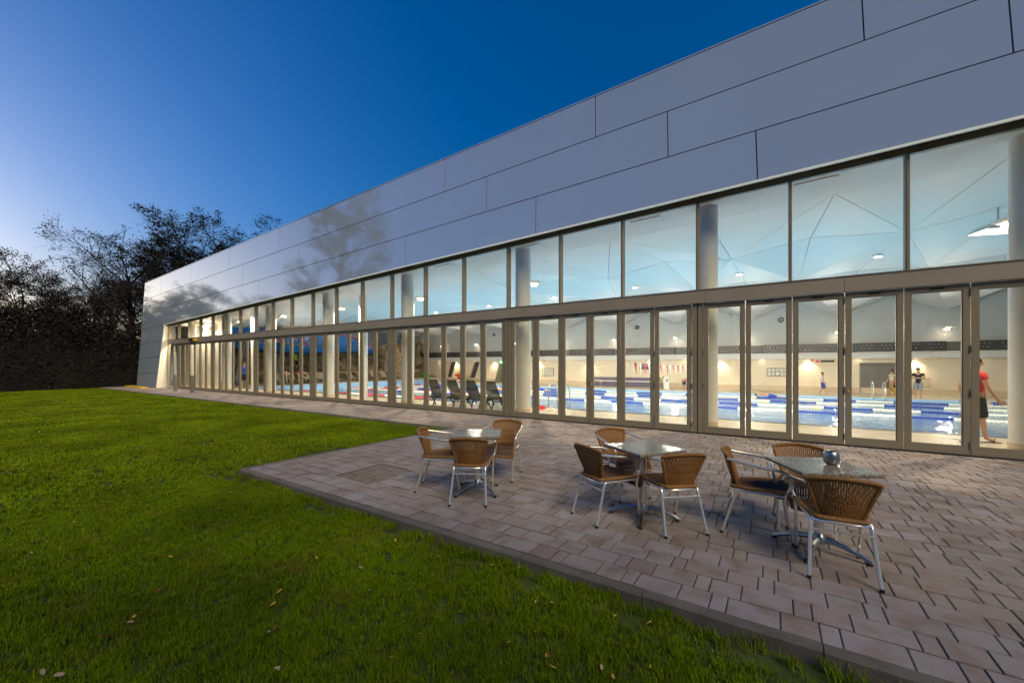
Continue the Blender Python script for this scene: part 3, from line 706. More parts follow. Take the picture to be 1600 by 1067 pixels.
# ------------------------------------------------------------------ cafe chairs and tables on the patio
def lerp(a, b, t): return a+(b-a)*t
def make_chair(label):
    ch = thing('cafe_chair', label, 'chair', (0,0,0), 0, 'woven cafe chairs on the patio')
    # frame tubes: front leg runs up into the arm rest and back to the top of the backrest
    for s in (-1, 1):
        MB().tube([(s*.205,.255,.008),(s*.212,.225,.20),(s*.218,.200,.40),(s*.238,.235,.50),(s*.252,.235,.575),(s*.256,.17,.628),(s*.256,.05,.648),(s*.244,-.10,.668),(s*.218,-.245,.690)], .0125, 10, smooth=5).build('arm', M['chrome'], ch, True)
        MB().tube([(s*.200,.215,.405),(s*.190,.0,.404),(s*.178,-.13,.404),(s*.178,-.172,.388),(s*.186,-.215,.25),(s*.202,-.29,.008)], .0125, 10, smooth=5).build('rear_leg', M['chrome'], ch, True)
        for fx, fy in ((.205,.255),(.202,-.29)):
            MB().lathe([(.012,0),(.0145,.002),(.0145,.022),(.0125,.024)], (s*fx,fy,0), 10).build('foot_cap', M['black'], ch, True)
    MB().tube([(-.184,-.20,.335),(.184,-.20,.335)], .009, 8).build('stretcher', M['chrome'], ch, True)
    MB().tube([(-.21,.217,.33),(.21,.217,.33)], .009, 8).build('stretcher', M['chrome'], ch, True)
    MB().tube([(-.176,-.165,.402),(-.09,-.215,.405),(.09,-.215,.405),(.176,-.165,.402)], .0115, 8, smooth=4).build('rear_rail', M['chrome'], ch, True)
    # backrest: trapezoid, bowed in plan, woven
    def bp(u, v):                       # u -1..1, v 0..1
        w = lerp(.118, .212, v**.9); top = .03*(1-u*u)*v
        return Vector((u*w, -.195-.105*v+.055*u*u*lerp(.6,1,v), .425+.29*v+top))
    m = MB(); n = 25
    for k in range(n):
        u = -.96+1.92*k/(n-1); hw = .96/(n-1)*.80; pts = []
        for q in range(9):
            v = q/8; a, b = bp(u-hw, v), bp(u+hw, v); off = Vector((0,.0035*math.sin(q*2.4+k*math.pi),0)); pts.append((a+off, b+off))
        for q in range(8):
            a0, b0 = pts[q]; a1, b1 = pts[q+1]; t = Vector((0,.006,0))
            m.hexa([a0, b0, b0+t, a0+t, a1, b1, b1+t, a1+t])
    bk = m.build('backrest', M['wicker'], ch)
    m = MB()
    vs_ = [.03+.022*i for i in range(17)]+[.47,.50,.53,.56,.585]+[.93,.955,.98]
    for j, v in enumerate(vs_):
        L_ = []
        for k in range(19):
            u = -.97+1.94*k/18; p = bp(u, v)+Vector((0,.003+.0055*(1 if (k+j) % 2 else -1),0)); L_.append(p)
        lim = L_ if not (.45 < v < .6) else L_[4:15]
        m.tube(lim, .0052, 4, caps=False)
    m.build('weave', M['wicker'], bk)
    rim = [bp(-1,0), bp(-1,.25), bp(-1,.5), bp(-1,.75), bp(-1,.96), bp(-.93,1), bp(-.6,1), bp(0,1), bp(.6,1), bp(.93,1), bp(1,.96), bp(1,.75), bp(1,.5), bp(1,.25), bp(1,0)]
    MB().tube([p+Vector((0,.003,0)) for p in rim], .0155, 8, smooth=3).build('rim', M['wicker'], bk, True)
    # seat: strands running front to back, front edge rolled down
    def sp(u, t):                       # t 0 rear .. 1 front lip bottom
        if t < .8:
            q = t/.8; y = lerp(-.19, .205, q); z = .432+.012*q-.016*(1-u*u)*math.sin(math.pi*q); w = lerp(.165, .222, q**.8)
        else:
            q = (t-.8)/.2; a = q*math.pi/2; y = .205+.036*math.sin(a)+.008*q; z = .444-.105*(1-math.cos(a))*.6-.05*q; w = .222-.008*q
        return Vector((u*w, y, z))
    m = MB(); n = 23
    for k in range(n):
        u = -.97+1.94*k/(n-1); hw = .97/(n-1)*.78
        pr = None
        for q in range(17):
            t = q/16; a, b = sp(u-hw, t), sp(u+hw, t); c = sp(u, t)+Vector((0,.0,.007)) if t < .85 else sp(u, t)+Vector((0,.007,.002)); d = Vector((0,0,-.008))
            cur = (a, c, b, a+d, b+d)
            if pr:
                m.quad(pr[0],cur[0],cur[1],pr[1]); m.quad(pr[1],cur[1],cur[2],pr[2]); m.quad(pr[3],pr[4],cur[4],cur[3])
            pr = cur
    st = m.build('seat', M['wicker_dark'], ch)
    rimS = [sp(-1,0)+Vector((.02,-.01,0)), sp(-1,.2), sp(-1,.45), sp(-1,.7), sp(-1,.82), sp(-1,.92), sp(-1,1), sp(-.5,1), sp(0,1), sp(.5,1), sp(1,1), sp(1,.92), sp(1,.82), sp(1,.7), sp(1,.45), sp(1,.2), sp(1,0)+Vector((-.02,-.01,0))]
    MB().tube(rimS+[sp(.6,0)+Vector((0,-.02,0)), sp(-.6,0)+Vector((0,-.02,0)), rimS[0]], .0165, 8, smooth=3).build('rim', M['wicker'], st, True)
    for t in (.1,.3,.5,.7,.93):
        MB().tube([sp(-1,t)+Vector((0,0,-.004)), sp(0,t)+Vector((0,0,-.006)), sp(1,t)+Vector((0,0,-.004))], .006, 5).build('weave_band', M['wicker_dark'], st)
    return ch
def rz_of(dx, dy): return math.atan2(-dx, dy)
chairs = [
 ((.385,3.93), (-.10,1), 'woven brown chair with its back to us, nearest one, at the pot table'),
 ((-.13,4.38), (1,.06), 'woven brown chair in side view, pulled up left of the table with the pot'),
 ((.22,4.70), (.08,-1), 'woven brown chair facing us from behind the table with the pot'),
 ((-1.44,3.97), (.50,.86), 'woven brown chair at the middle table, left front one showing its back'),
 ((-.85,4.09), (-.66,.75), 'woven brown chair at the middle table, right one showing its back'),
 ((-1.53,4.74), (.80,-.60), 'woven brown chair behind the middle table, half hidden by its top'),
 ((-3.50,3.73), (.84,.54), 'woven brown chair at the table nearest the lawn, left one in side view'),
 ((-2.94,3.64), (-.48,.88), 'woven brown chair at the table nearest the lawn, front one showing its back'),
 ((-3.16,4.58), (.30,-.95), 'woven brown chair at the table nearest the lawn, rear one facing us')]
proto = None
for (px_, py_), (dx, dy), lab in chairs:
    if proto is None:
        proto = make_chair(lab); proto.location = (px_, py_, .001); proto.rotation_euler.z = rz_of(dx, dy)
    else: copy_thing(proto, lab, (px_, py_, .001), rz_of(dx, dy))

def granite():
    m = mat('speckled_table_top', (.055,.050,.042), .14, 0, col2=(.37,.335,.27), vscale=85, vcontrast=1.2, bump=.10, bscale=70, detail=6)
    return m
M['granite'] = granite()
def make_table(label):
    t = thing('cafe_table', label, 'table', (0,0,0), 0, 'square cafe tables on the patio')
    a = .288; c = .008; z0, z1 = .686, .716; m = MB(); n0 = 0
    rings = [(a-c*1.5, z0), (a, z0+c), (a, z1-c), (a-c, z1)]
    for r, z in rings: m.v += [(-r,-r,z),(r,-r,z),(r,r,z),(-r,r,z)]
    for i in range(3):
        for k in range(4): p = i*4; m.f.append((p+k, p+(k+1)%4, p+4+(k+1)%4, p+4+k))
    m.f += [(3,2,1,0), (12,13,14,15)]
    m.build('table_top', M['granite'], t)
    MB().box(-.17,.17,-.17,.17,.672,.6855).build('mounting_plate', M['steel'], t)
    MB().lathe([(.034,.09),(.034,.672)], n=20).build('pedestal', M['chrome'], t, True)
    MB().lathe([(.058,.075),(.058,.12),(.036,.15)], n=20).build('hub', M['steel'], t, True)
    for k in range(4):
        an = R(45+90*k); u = Vector((math.cos(an), math.sin(an), 0))
        pts = [u*.04+Vector((0,0,.105)), u*.16+Vector((0,0,.088)), u*.27+Vector((0,0,.05)), u*.33+Vector((0,0,.022))]
        lg = MB().tube(pts, [.026,.022,.019,.017], 8, smooth=4).build('foot', M['steel'], t, True)
        MB().lathe([(.018,0),(.022,.003),(.022,.012),(.012,.02)], tuple(u*.325), 10).build('glide', M['black'], lg, True)
    return t
tabs = [((.31,4.20), 27, 'square speckled stone table with the round metal pot on it'),
        ((-1.12,4.15), -34, 'square speckled stone table in the middle of the three, empty'),
        ((-3.05,3.87), 32.7, 'square speckled stone table nearest the lawn, empty')]
tp = None
for (px_, py_), rot, lab in tabs:
    if tp is None: tp = make_table(lab); tp.location = (px_, py_, .001); tp.rotation_euler.z = R(rot)
    else: copy_thing(tp, lab, (px_, py_, .001), R(rot))
po = thing('metal_pot', 'small round brushed metal pot standing on the right-hand table', 'pot', (.40,4.28,.7175))
M['pot'] = mat('brushed_pot', (.36,.37,.40), .34, 1.0, var=.1, vscale=14)
MB().lathe([(.0,.0),(.036,.0),(.049,.014),(.058,.045),(.057,.075),(.049,.102),(.044,.108),(.041,.104),(.051,.075),(.052,.045),(.042,.015),(.0,.008)], n=32, caps=False).build('bowl', M['pot'], po, True)
MB().lathe([(.0,.02),(.030,.02),(.030,.05),(.0,.052)], n=16).build('candle', M['black'], po, True)
# two stub posts on the path near the hall's far end
for (px_, py_), lab in (((-29.6,8.85),'short grey post on the path, the one nearer the hall corner'), ((-27.1,8.85),'short grey post on the path, the one nearer the folding doors')):
    t = thing('bollard', lab, 'bollard', (px_, py_, 0), 0, 'short posts at the hall entrance')
    MB().box(-.07,.07,-.07,.07,0,.93).build('shaft', M['grey'], t); MB().box(-.075,.075,-.075,.075,.931,.95).build('cap', M['black'], t); MB().box(-.1,.1,-.1,.1,0,.012).build('base_plate', M['grey'], t)
t = thing('door_sensor', 'small dark sensor box with yellow front on the beam above the entrance', 'sensor', (-29.9, GY-.101, 3.1))
MB().box(-.5,.1,-.12,0,-.07,.06).build('housing', M['black'], t); MB().box(.12,.5,-.1,0,-.07,.05).build('cover', M['ropeyellow'], t)
t = tag(MB().prism([(-38.8,9.22,-.02),(-34.9,9.0,-.02),(-34.9,8.6,-.02),(-38.9,8.7,-.02)], (0,0,.09)).build('lit_grass_strip', mat('lit_grass_yellow', (.55,.36,.02), .8, var=.2, vscale=9)), 'low yellow strip painted as lamp-lit grass beside the far corner of the hall', 'lit grass')  # stand-in strip: lamplight on the far grass is put into its yellow colour

# ------------------------------------------------------------------ things inside the hall
def make_lounger(label, fab, frame, back=58, group=None):
    t = thing('sun_lounger', label, 'sun lounger', (0,0,0), 0, group)
    b = R(back); px0 = .0; bx_, bz = -.72*math.cos(b), .72*math.sin(b); zz = .34
    def seg(a, c, w=.58): 
        m = MB(); d = Vector(c)-Vector(a); nrm = Vector((-d.z,0,d.x)).normalized()*.008
        for s0, s1 in ((-w/2, w/2),): m.hexa([Vector(a)+Vector((0,s0,0))-nrm, Vector(c)+Vector((0,s0,0))-nrm, Vector(c)+Vector((0,s1,0))-nrm, Vector(a)+Vector((0,s1,0))-nrm, Vector(a)+Vector((0,s0,0))+nrm, Vector(c)+Vector((0,s0,0))+nrm, Vector(c)+Vector((0,s1,0))+nrm, Vector(a)+Vector((0,s1,0))+nrm])
        return m
    seg((0,0,zz),(1.22,0,zz-.03)).build('seat_sling', fab, t)
    seg((0,0,zz+.02),(bx_,0,zz+bz)).build('back_sling', fab, t)
    for s in (-1,1):
        MB().bar((-.45,s*.31,zz-.02),(1.25,s*.31,zz-.05),.03,.05).build('side_rail', frame, t)
        MB().tube([(0,s*.30,zz),(bx_*.5-.03,s*.30,zz+bz*.5),(bx_,s*.30,zz+bz)], .018, 6, smooth=3).build('back_post', frame, t)
        MB().bar((-.40,s*.31,zz-.03),(-.52,s*.31,0),.03,.045,(0,1,0)).build('leg', frame, t)
        MB().bar((-.10,s*.33,zz-.03),(.10,s*.33,0),.03,.045,(0,1,0)).build('leg', frame, t)
        MB().bar((1.08,s*.31,zz-.05),(1.20,s*.31,0),.03,.045,(0,1,0)).build('leg', frame, t)
        MB().bar((-.15,s*.33,zz-.02),(-.02,s*.33,zz+.14),.03,.04,(0,1,0)).build('arm_stub', frame, t)
    MB().bar((bx_,-.31,zz+bz),(bx_,.31,zz+bz),.03,.04).build('top_bar', frame, t)
    MB().bar((bx_*.55,-.30,zz+bz*.55),(bx_*.55,.30,zz+bz*.55),.02,.03).build('cross_bar', frame, t)
    return t
lp = None
for k, (xx, yy) in enumerate(((-8.05,11.25),(-8.95,11.3),(-9.85,11.35),(-10.85,11.4))):
    lab = 'dark sling sun lounger behind the glass, %s of the row from the right' % ordn[k]
    rz_ = R(80)
    if lp is None: lp = make_lounger(lab, M['mesh'], M['black'], 62, 'dark loungers behind the doors'); lp.location = (xx, yy, .001); lp.rotation_euler.z = rz_
    else: copy_thing(lp, lab, (xx, yy, .001), rz_)
lp = None
for k, yy in enumerate((16.5,17.7,19.0,20.2,21.4,23.2,24.4,25.9,27.1)):
    lab = 'tan sun lounger in the row before the rock wall, %s from the left' % ordn[k]
    if lp is None: lp = make_lounger(lab, M['tanfab'], M['bronze'], 52, 'tan loungers before the rock wall'); lp.location = (-33.4, yy, .001); lp.rotation_euler.z = R(-8)
    else: copy_thing(lp, lab, (-33.4, yy, .001), R(-8+4*(k % 3)))
# lane ropes
def rope_piece(n, m):
    b = MB()
    for i in range(n): b.lathe([(.014,0),(.040,.012),(.043,.05),(.040,.088),(.014,.098)], (i*.1,0,0), 7, 'x')
    return b.mesh('float_section', m, True)
RP = {}
def rp(c, n):
    if (c, n) not in RP: RP[(c, n)] = rope_piece(n, M[c])
    return RP[(c, n)]
for k, (yy, near) in enumerate(((20.75,'nearest'),(23.25,'second nearest'),(25.8,'third nearest'),(28.35,'farthest'))):
    t = thing('lane_rope', 'floating blue and white lane rope across the pool, %s of the four' % near, 'lane rope', (PL, yy, WZ), 0, 'lane ropes on the pool')
    MB().tube([(0,0,0),(PR-PL,0,0)], .012, 5).build('cable', M['steel'], t)
    rg = random.Random(20+k); x = .1; i = rg.randrange(2)
    while x < PR-PL-2.6:
        n = rg.choice((14,17,20)) if i % 2 else rg.choice((15,22,26))
        if i % 2: c = 'ropered' if x < 5 else 'ropeblue'
        else: c = 'ropewhite'
        if i % 2 and 29 < x < 33: 
            link('float_section', rp('ropeyellow', 4), t, (x-.45,0,0))
        link('float_section', rp(c, n), t, (x,0,.015)); x += n*.1; i += 1
for k, (xx, y0) in enumerate(((-30.0,22.0),(-29.0,26.5))):
    t = thing('play_rope', ['short red and white rope at the shallow left end, nearer one','short red and white rope at the shallow left end, farther one'][k], 'lane rope', (-30.9, 17.0+4.4*k, WZ))
    MB().tube([(0,0,0),(14,0,0)], .012, 5).build('cable', M['steel'], t)
    for q in range(7): link('float_section', rp('ropered' if q % 2 == 0 else 'ropewhite', 20), t, (q*2.0,0,.015))
# pool ladders
def handrail(label, loc, rz=0):
    t = thing('pool_ladder', label, 'ladder', loc, rz, 'pool ladders')
    for s in (-.25,.25):
        MB().tube([(s,-.45,.0),(s,-.45,.55),(s,-.40,.80),(s,-.2,.90),(s,.08,.80),(s,.2,.4),(s,.22,-.9)], .022, 8, smooth=4).build('rail', M['chrome'], t, True)
        MB().lathe([(.05,0),(.05,.012),(.025,.02)], (s,-.45,0), 12).build('flange', M['chrome'], t, True)
    for z in (-.35,-.65): MB().box(-.25,.25,.17,.27,z-.02,z+.01).build('step', M['steel'], t)
    return t
handrail('chrome pool ladder on the near edge behind the doors left of centre', (-6.35,12.85,0))
handrail('chrome pool ladder on the far edge in front of the grey double door', (5.0,30.65,FZ), math.pi)
handrail('chrome pool ladder on the near edge behind the dark loungers', (-11.2,12.85,0))
# flag lines with poles
M['flagred'] = mat('red_pennant', (.70,.03,.03), .7); M['flagwhite'] = mat('white_pennant', (.85,.82,.78), .7)
def flag_line(label, x, y0, y1, z0, z1, near_pole=True):
    t = thing('flag_line', label, 'flag line', (x, y0, 0))
    n = int((y1-y0)/.62)
    MB().tube([(0,0,z0),(0,(y1-y0)/2,(z0+z1)/2-.12),(0,y1-y0,z1)], .008, 4, smooth=4).build('cord', M['whitecloth'], t)
    for i in range(n):
        q = (i+.7)/n; z = lerp(z0,z1,q)-.12*4*q*(1-q); yy = q*(y1-y0)
        MB().prism([(0,yy-.13,z),(0,yy+.13,z),(.03,yy,z-.42)], (.006,0,0)).build('pennant', M['flagred'] if i % 2 == 0 else M['flagwhite'], t)
    return t
def pole(label, loc, hgt):
    t = thing('flag_pole', label, 'pole', loc, 0)
    MB().tube([(0,0,0),(0,0,hgt)], .028, 10).build('shaft', M['steel'], t, True); MB().lathe([(.06,0),(.06,.012),(.032,.02)], n=12).build('flange', M['steel'], t, True); MB().lathe([(.032,hgt),(.034,hgt+.03),(.01,hgt+.05)], n=10).build('cap', M['black'], t)
pole('slim steel flag pole standing behind the doors near the centre', (-4.1,12.5,0), 1.68)
pole('slim steel flag pole on the far deck at the end of the pennants', (-4.1,31.2,FZ), 2.0)
flag_line('line of red and white pennants across the pool from the central pole', -4.1, 12.5, 31.2, 1.66, 1.62)
flag_line('line of red and white pennants across the pool beside the right column', 10.5, 13.0, 31.2, 1.66, 1.62)
pole('slim steel flag pole near the far right corner of the pool', (10.5,31.2,FZ), 2.0)
# far wall furniture
dd_ = thing('double_door', 'grey steel double door in the far wall', 'door', (5.8, WY-.02, FZ))
for s in (0,1):
    lf = MB().box(-.92+.925*s, -.92+.925*s+.918, -.06, 0, .01, 1.97).build('door_leaf', M['grey'], dd_)
    if s: MB().tube([(.1,-.07,1.0),(.1,-.12,1.0),(.24,-.12,1.0)], .012, 6).build('handle', M['chrome'], lf)
MB().box(-.99,-.925,-.08,0,0,2.04).box(.93,.995,-.08,0,0,2.04).box(-.925,.93,-.08,0,1.975,2.04).build('frame', M['bronze'], dd_)
def board(label, x, z, w, hgt, nx, nz, clock):
    t = thing('notice_board', label, 'board', (x, WY-.02, z))
    MB().box(-w/2,w/2,-.05,0,0,hgt).build('frame', M['grey'], t)
    for i in range(nx):
        for j in range(nz):
            cw, chh = (w-.06)/nx, (hgt-.06)/nz
            MB().box(-w/2+.03+i*cw+.015, -w/2+.03+(i+1)*cw-.015, -.058, -.05, .03+j*chh+.015, .03+(j+1)*chh-.015).build('sheet', M['whitecloth'], t)
    if clock:
        MB().lathe([(0,-.10),(.15,-.10),(.17,-.06)], (0,0,.2), 20, 'y').build('clock_face', M['white'], t)
        MB().lathe([(.15,-.102),(.18,-.11),(.19,-.05)], (0,0,.2), 20, 'y', caps=False).build('clock_rim', M['black'], t)
board('gridded notice board with a round clock on the far wall', .2, .7, 1.35, .62, 5, 2, True)
board('small gridded notice board on the far wall left of centre', -18.95, .45, 1.25, .78, 5, 3, False)
t = thing('wall_sign', 'long dark sign bar with a red disc on the far wall', 'sign', (3.1, WY-.02, 1.74)); MB().box(-.38,.38,-.04,0,0,.13).build('bar', M['black'], t); MB().lathe([(0,-.03),(.1,-.03),(.1,0)], (-.55,0,.06), 14, 'y').build('disc', M['ropered'], t); MB().lathe([(0,-.05),(.07,-.05),(.08,0)], (-.85,0,.14), 10, 'y').build('beacon', M['ropered'], t)
t = thing('speaker_box', 'dark box with a pale display on the far wall above the pennants', 'box', (-9.4, WY-.02, 1.15)); MB().box(-.45,.45,-.14,0,0,.5).build('case', M['band'], t); MB().box(-.33,.33,-.148,-.14,.28,.4).build('display', M['greycloth'], t)
t = thing('wall_hatch', 'small brown hatch on the far wall beside the coach', 'hatch', (8.0, WY-.02, .15)); MB().box(-.22,.22,-.05,0,0,.5).build('panel', M['skirt'], t); MB().box(-.25,.25,-.03,0,-.03,0).box(-.25,.25,-.03,0,.5,.53).build('frame', M['bronze'], t)
t = thing('rescue_stand', 'yellow rescue stand with life ring beside the grey double door', 'stand', (6.55, 34.6, FZ)); MB().box(-.28,.28,-.05,.05,.0,1.05).build('panel', M['ropeyellow'], t)
bm_ = MB(); n = 24
bm_.tube([(math.cos(2*math.pi*k/n)*.2, -.08, .62+math.sin(2*math.pi*k/n)*.2) for k in range(n+1)], .05, 8, caps=False); bm_.build('life_ring', M['black'], t, True)
t = thing('mosaic_wall', 'low purple mosaic wall of the splash area by the far wall', 'low wall', (-10.8, 34.6, FZ)); MB().box(-2.85,2.85,-.15,.15,0,.82).build('body', M['mosaic'], t); MB().box(-2.9,2.9,-.2,.2,.45,.52).build('ledge', M['white'], t)
def arch(label, loc, w, hgt):
    t = thing('arch_rail', label, 'railing', loc); MB().tube([(-w/2,0,0),(-w/2,0,hgt-w/2),(-w*.35,0,hgt-.08),(0,0,hgt),(w*.35,0,hgt-.08),(w/2,0,hgt-w/2),(w/2,0,0)], .022, 8, smooth=4).build('rail', M['chrome'], t, True)
    for s in (-1,1): MB().lathe([(.05,0),(.05,.012),(.025,.02)], (s*w/2,0,0), 10).build('flange', M['chrome'], t)
arch('tall chrome arch rail before the purple mosaic wall', (-11.1,33.9,FZ), .5, 1.0)
arch('wide low chrome arch rail left of the purple mosaic wall', (-13.2,33.9,FZ), .8, .62)
t = thing('start_panel', 'white starting panel with dark handset on the far deck', 'panel', (-7.0,32.6,FZ)); MB().box(-.2,.2,-.1,.1,0,.95).build('body', M['white'], t); MB().tube([(-.3,-.15,.0),(-.32,-.15,.7),(-.25,-.15,1.0),(-.2,-.12,.9)], .02, 6, smooth=3).build('hose', M['black'], t); MB().bar((.0,-.12,.6),(.12,-.12,.8),.1,.05).build('handset', M['black'], t)
t = thing('exit_door', 'dark slanted glazed exit door with green light in the far wall', 'door', (-24.4, WY-.02, FZ))
MB().prism([(-1.1,0,0),(.95,0,0),(.95,0,2.25),(-.45,0,2.25)], (0,-.08,0)).build('frame', M['bronze'], t); MB().prism([(-.2,-.085,.1),(.8,-.085,.1),(.8,-.085,2.1),(-.1,-.085,2.1)], (0,-.02,0)).build('leaf', M['band'], t)
M['exitlight'] = emit('exit_light', (.1,1.0,.35), 6); MB().box(-.3,.2,-.16,-.11,2.1,2.26).build('exit_light', M['exitlight'], t)
for k, xx in enumerate((-31.6,-28.1)):
    t = thing('slanted_window', ['dark slanted window in the far wall, left of the pair','dark slanted window in the far wall, right of the pair'][k], 'window', (xx, WY-.02, FZ))
    MB().prism([(-.75,0,.45),(-.2,0,.45),(.5,0,2.22),(-.1,0,2.22)], (0,-.05,0)).build('pane', M['band'], t); MB().prism([(-.95,0,.45),(-.78,0,.45),(-.12,0,2.22),(-.3,0,2.22)], (0,-.12,0)).build('jamb', M['skirt'], t)
t = thing('foam_float', 'bright green lobed foam floats stacked by the far left wall', 'float', (-34.4,33.8,0))
for q in range(3): MB().lathe([(0,-.1),(.22,-.1),(.27,0),(.22,.1),(0,.1)], (-.45+.45*q,0,.38), 14, 'y').lathe([(0,-.1),(.26,-.1),(.31,0),(.26,.1),(0,.1)], (-.45+.45*q,.02,.2), 14, 'y').build('lobe', M['green'], t, True)
t = thing('toy_tower', 'red and yellow water toy on the far deck behind the loungers', 'water toy', (-28.6,33.2,FZ)); MB().lathe([(.2,0),(.16,.3),(.26,.6),(.22,.9)], n=14).build('body', M['ropered'], t, True); MB().lathe([(.23,.9),(.25,1.05),(.18,1.12)], n=14).build('rim', M['ropeyellow'], t, True); MB().tube([(-.2,0,.6),(-.5,0,.85),(-.6,0,.7)], .09, 8, smooth=3).build('spout', M['ropered'], t, True)
t = thing('air_mat', 'magenta inflatable mat at the far pool edge', 'mat', (-30.3,33.4,FZ)); MB().tube([(-.7,0,.12),(.7,0,.12)], .12, 10).tube([(-.7,.24,.12),(.7,.24,.12)], .12, 10).build('tubes', M['magenta'], t, True); MB().lathe([(0,0),(.1,.0),(.1,.06)], (-.7,.1,.2), 8).build('valve', M['white'], t)
t = thing('towel_pile', 'red and white towel heap on the deck by the right-most dark lounger', 'towels', (-6.9,12.3,0)); MB().hexa([(-.25,-.15,0),(.2,-.18,0),(.25,.15,0),(-.2,.17,0),(-.15,-.08,.12),(.12,-.1,.09),(.12,.1,.1),(-.12,.1,.13)]).build('towel', M['red'], t); MB().hexa([(.26,-.15,0),(.6,-.12,0),(.6,.12,0),(.27,.15,0),(.3,-.1,.06),(.52,-.08,.08),(.5,.08,.06),(.32,.1,.05)]).build('towel', M['whitecloth'], t)
t = thing('lobby_bench', 'blue lobby bench beside the standing visitor at the hall end', 'bench', (-32.2,13.4,0)); MB().box(-.6,.6,-.25,.25,.3,.45).build('seat', M['tealcloth'], t)
for sx in (-.5,.5): MB().box(sx-.04,sx+.04,-.2,.2,0,.3).build('leg', M['grey'], t)
for k, xx in enumerate((-1.0,-6.3,-11.5,-27.0)):
    t = thing('loudspeaker', 'small round black loudspeaker high on the far wall, %s from the right' % ordn[k], 'loudspeaker', (xx+1.4, WY-.03, 4.85)); MB().lathe([(0,-.12),(.14,-.12),(.18,-.08),(.18,0)], n=16, axis='y').build('case', M['band'], t, True); MB().lathe([(0,-.13),(.1,-.125)], n=12, axis='y').build('cone', M['greycloth'], t)

# ------------------------------------------------------------------ people
def skin_body(name, V, E_, Rr, material, parent, root=0, sub=1):
    me = bpy.data.meshes.new(name+'_skeleton'); me.from_pydata([tuple(v) for v in V], E_, [])
    o = bpy.data.objects.new(name, me); COL.objects.link(o)
    md = o.modifiers.new('skin', 'SKIN'); md.use_smooth_shade = True; md.branch_smoothing = .4
    sv = me.skin_vertices[0].data
    for i, r in enumerate(Rr): sv[i].radius = (r, r) if not isinstance(r, tuple) else r; sv[i].use_root = (i == root)
    sd = o.modifiers.new('sub', 'SUBSURF'); sd.levels = sub; sd.render_levels = sub
    dg = bpy.context.evaluated_depsgraph_get(); ev = o.evaluated_get(dg)
    nm = bpy.data.meshes.new_from_object(ev, depsgraph=dg); nm.materials.clear(); nm.materials.append(material)
    nm.polygons.foreach_set('use_smooth', [True]*len(nm.polygons))
    o.modifiers.clear(); o.data = nm; o.parent = parent
    bpy.data.meshes.remove(me)
    return o
BASE = dict(pel=(0,0,.95), wai=(0,.0,1.10), che=(0,.01,1.30), nec=(0,0,1.47), hd1=(0,.015,1.565), hd2=(0,.02,1.65), top=(0,.01,1.725),
            shl=(-.18,0,1.41), ell=(-.23,-.02,1.13), wrl=(-.22,.06,.88), shr=(.18,0,1.41), elr=(.23,-.02,1.13), wrr=(.22,.06,.88),
            hil=(-.09,0,.90), knl=(-.10,.02,.50), anl=(-.10,-.01,.09), tol=(-.11,.14,.035), hir=(.09,0,.90), knr=(.10,.02,.50), anr=(.10,-.01,.09), tor=(.11,.14,.035))
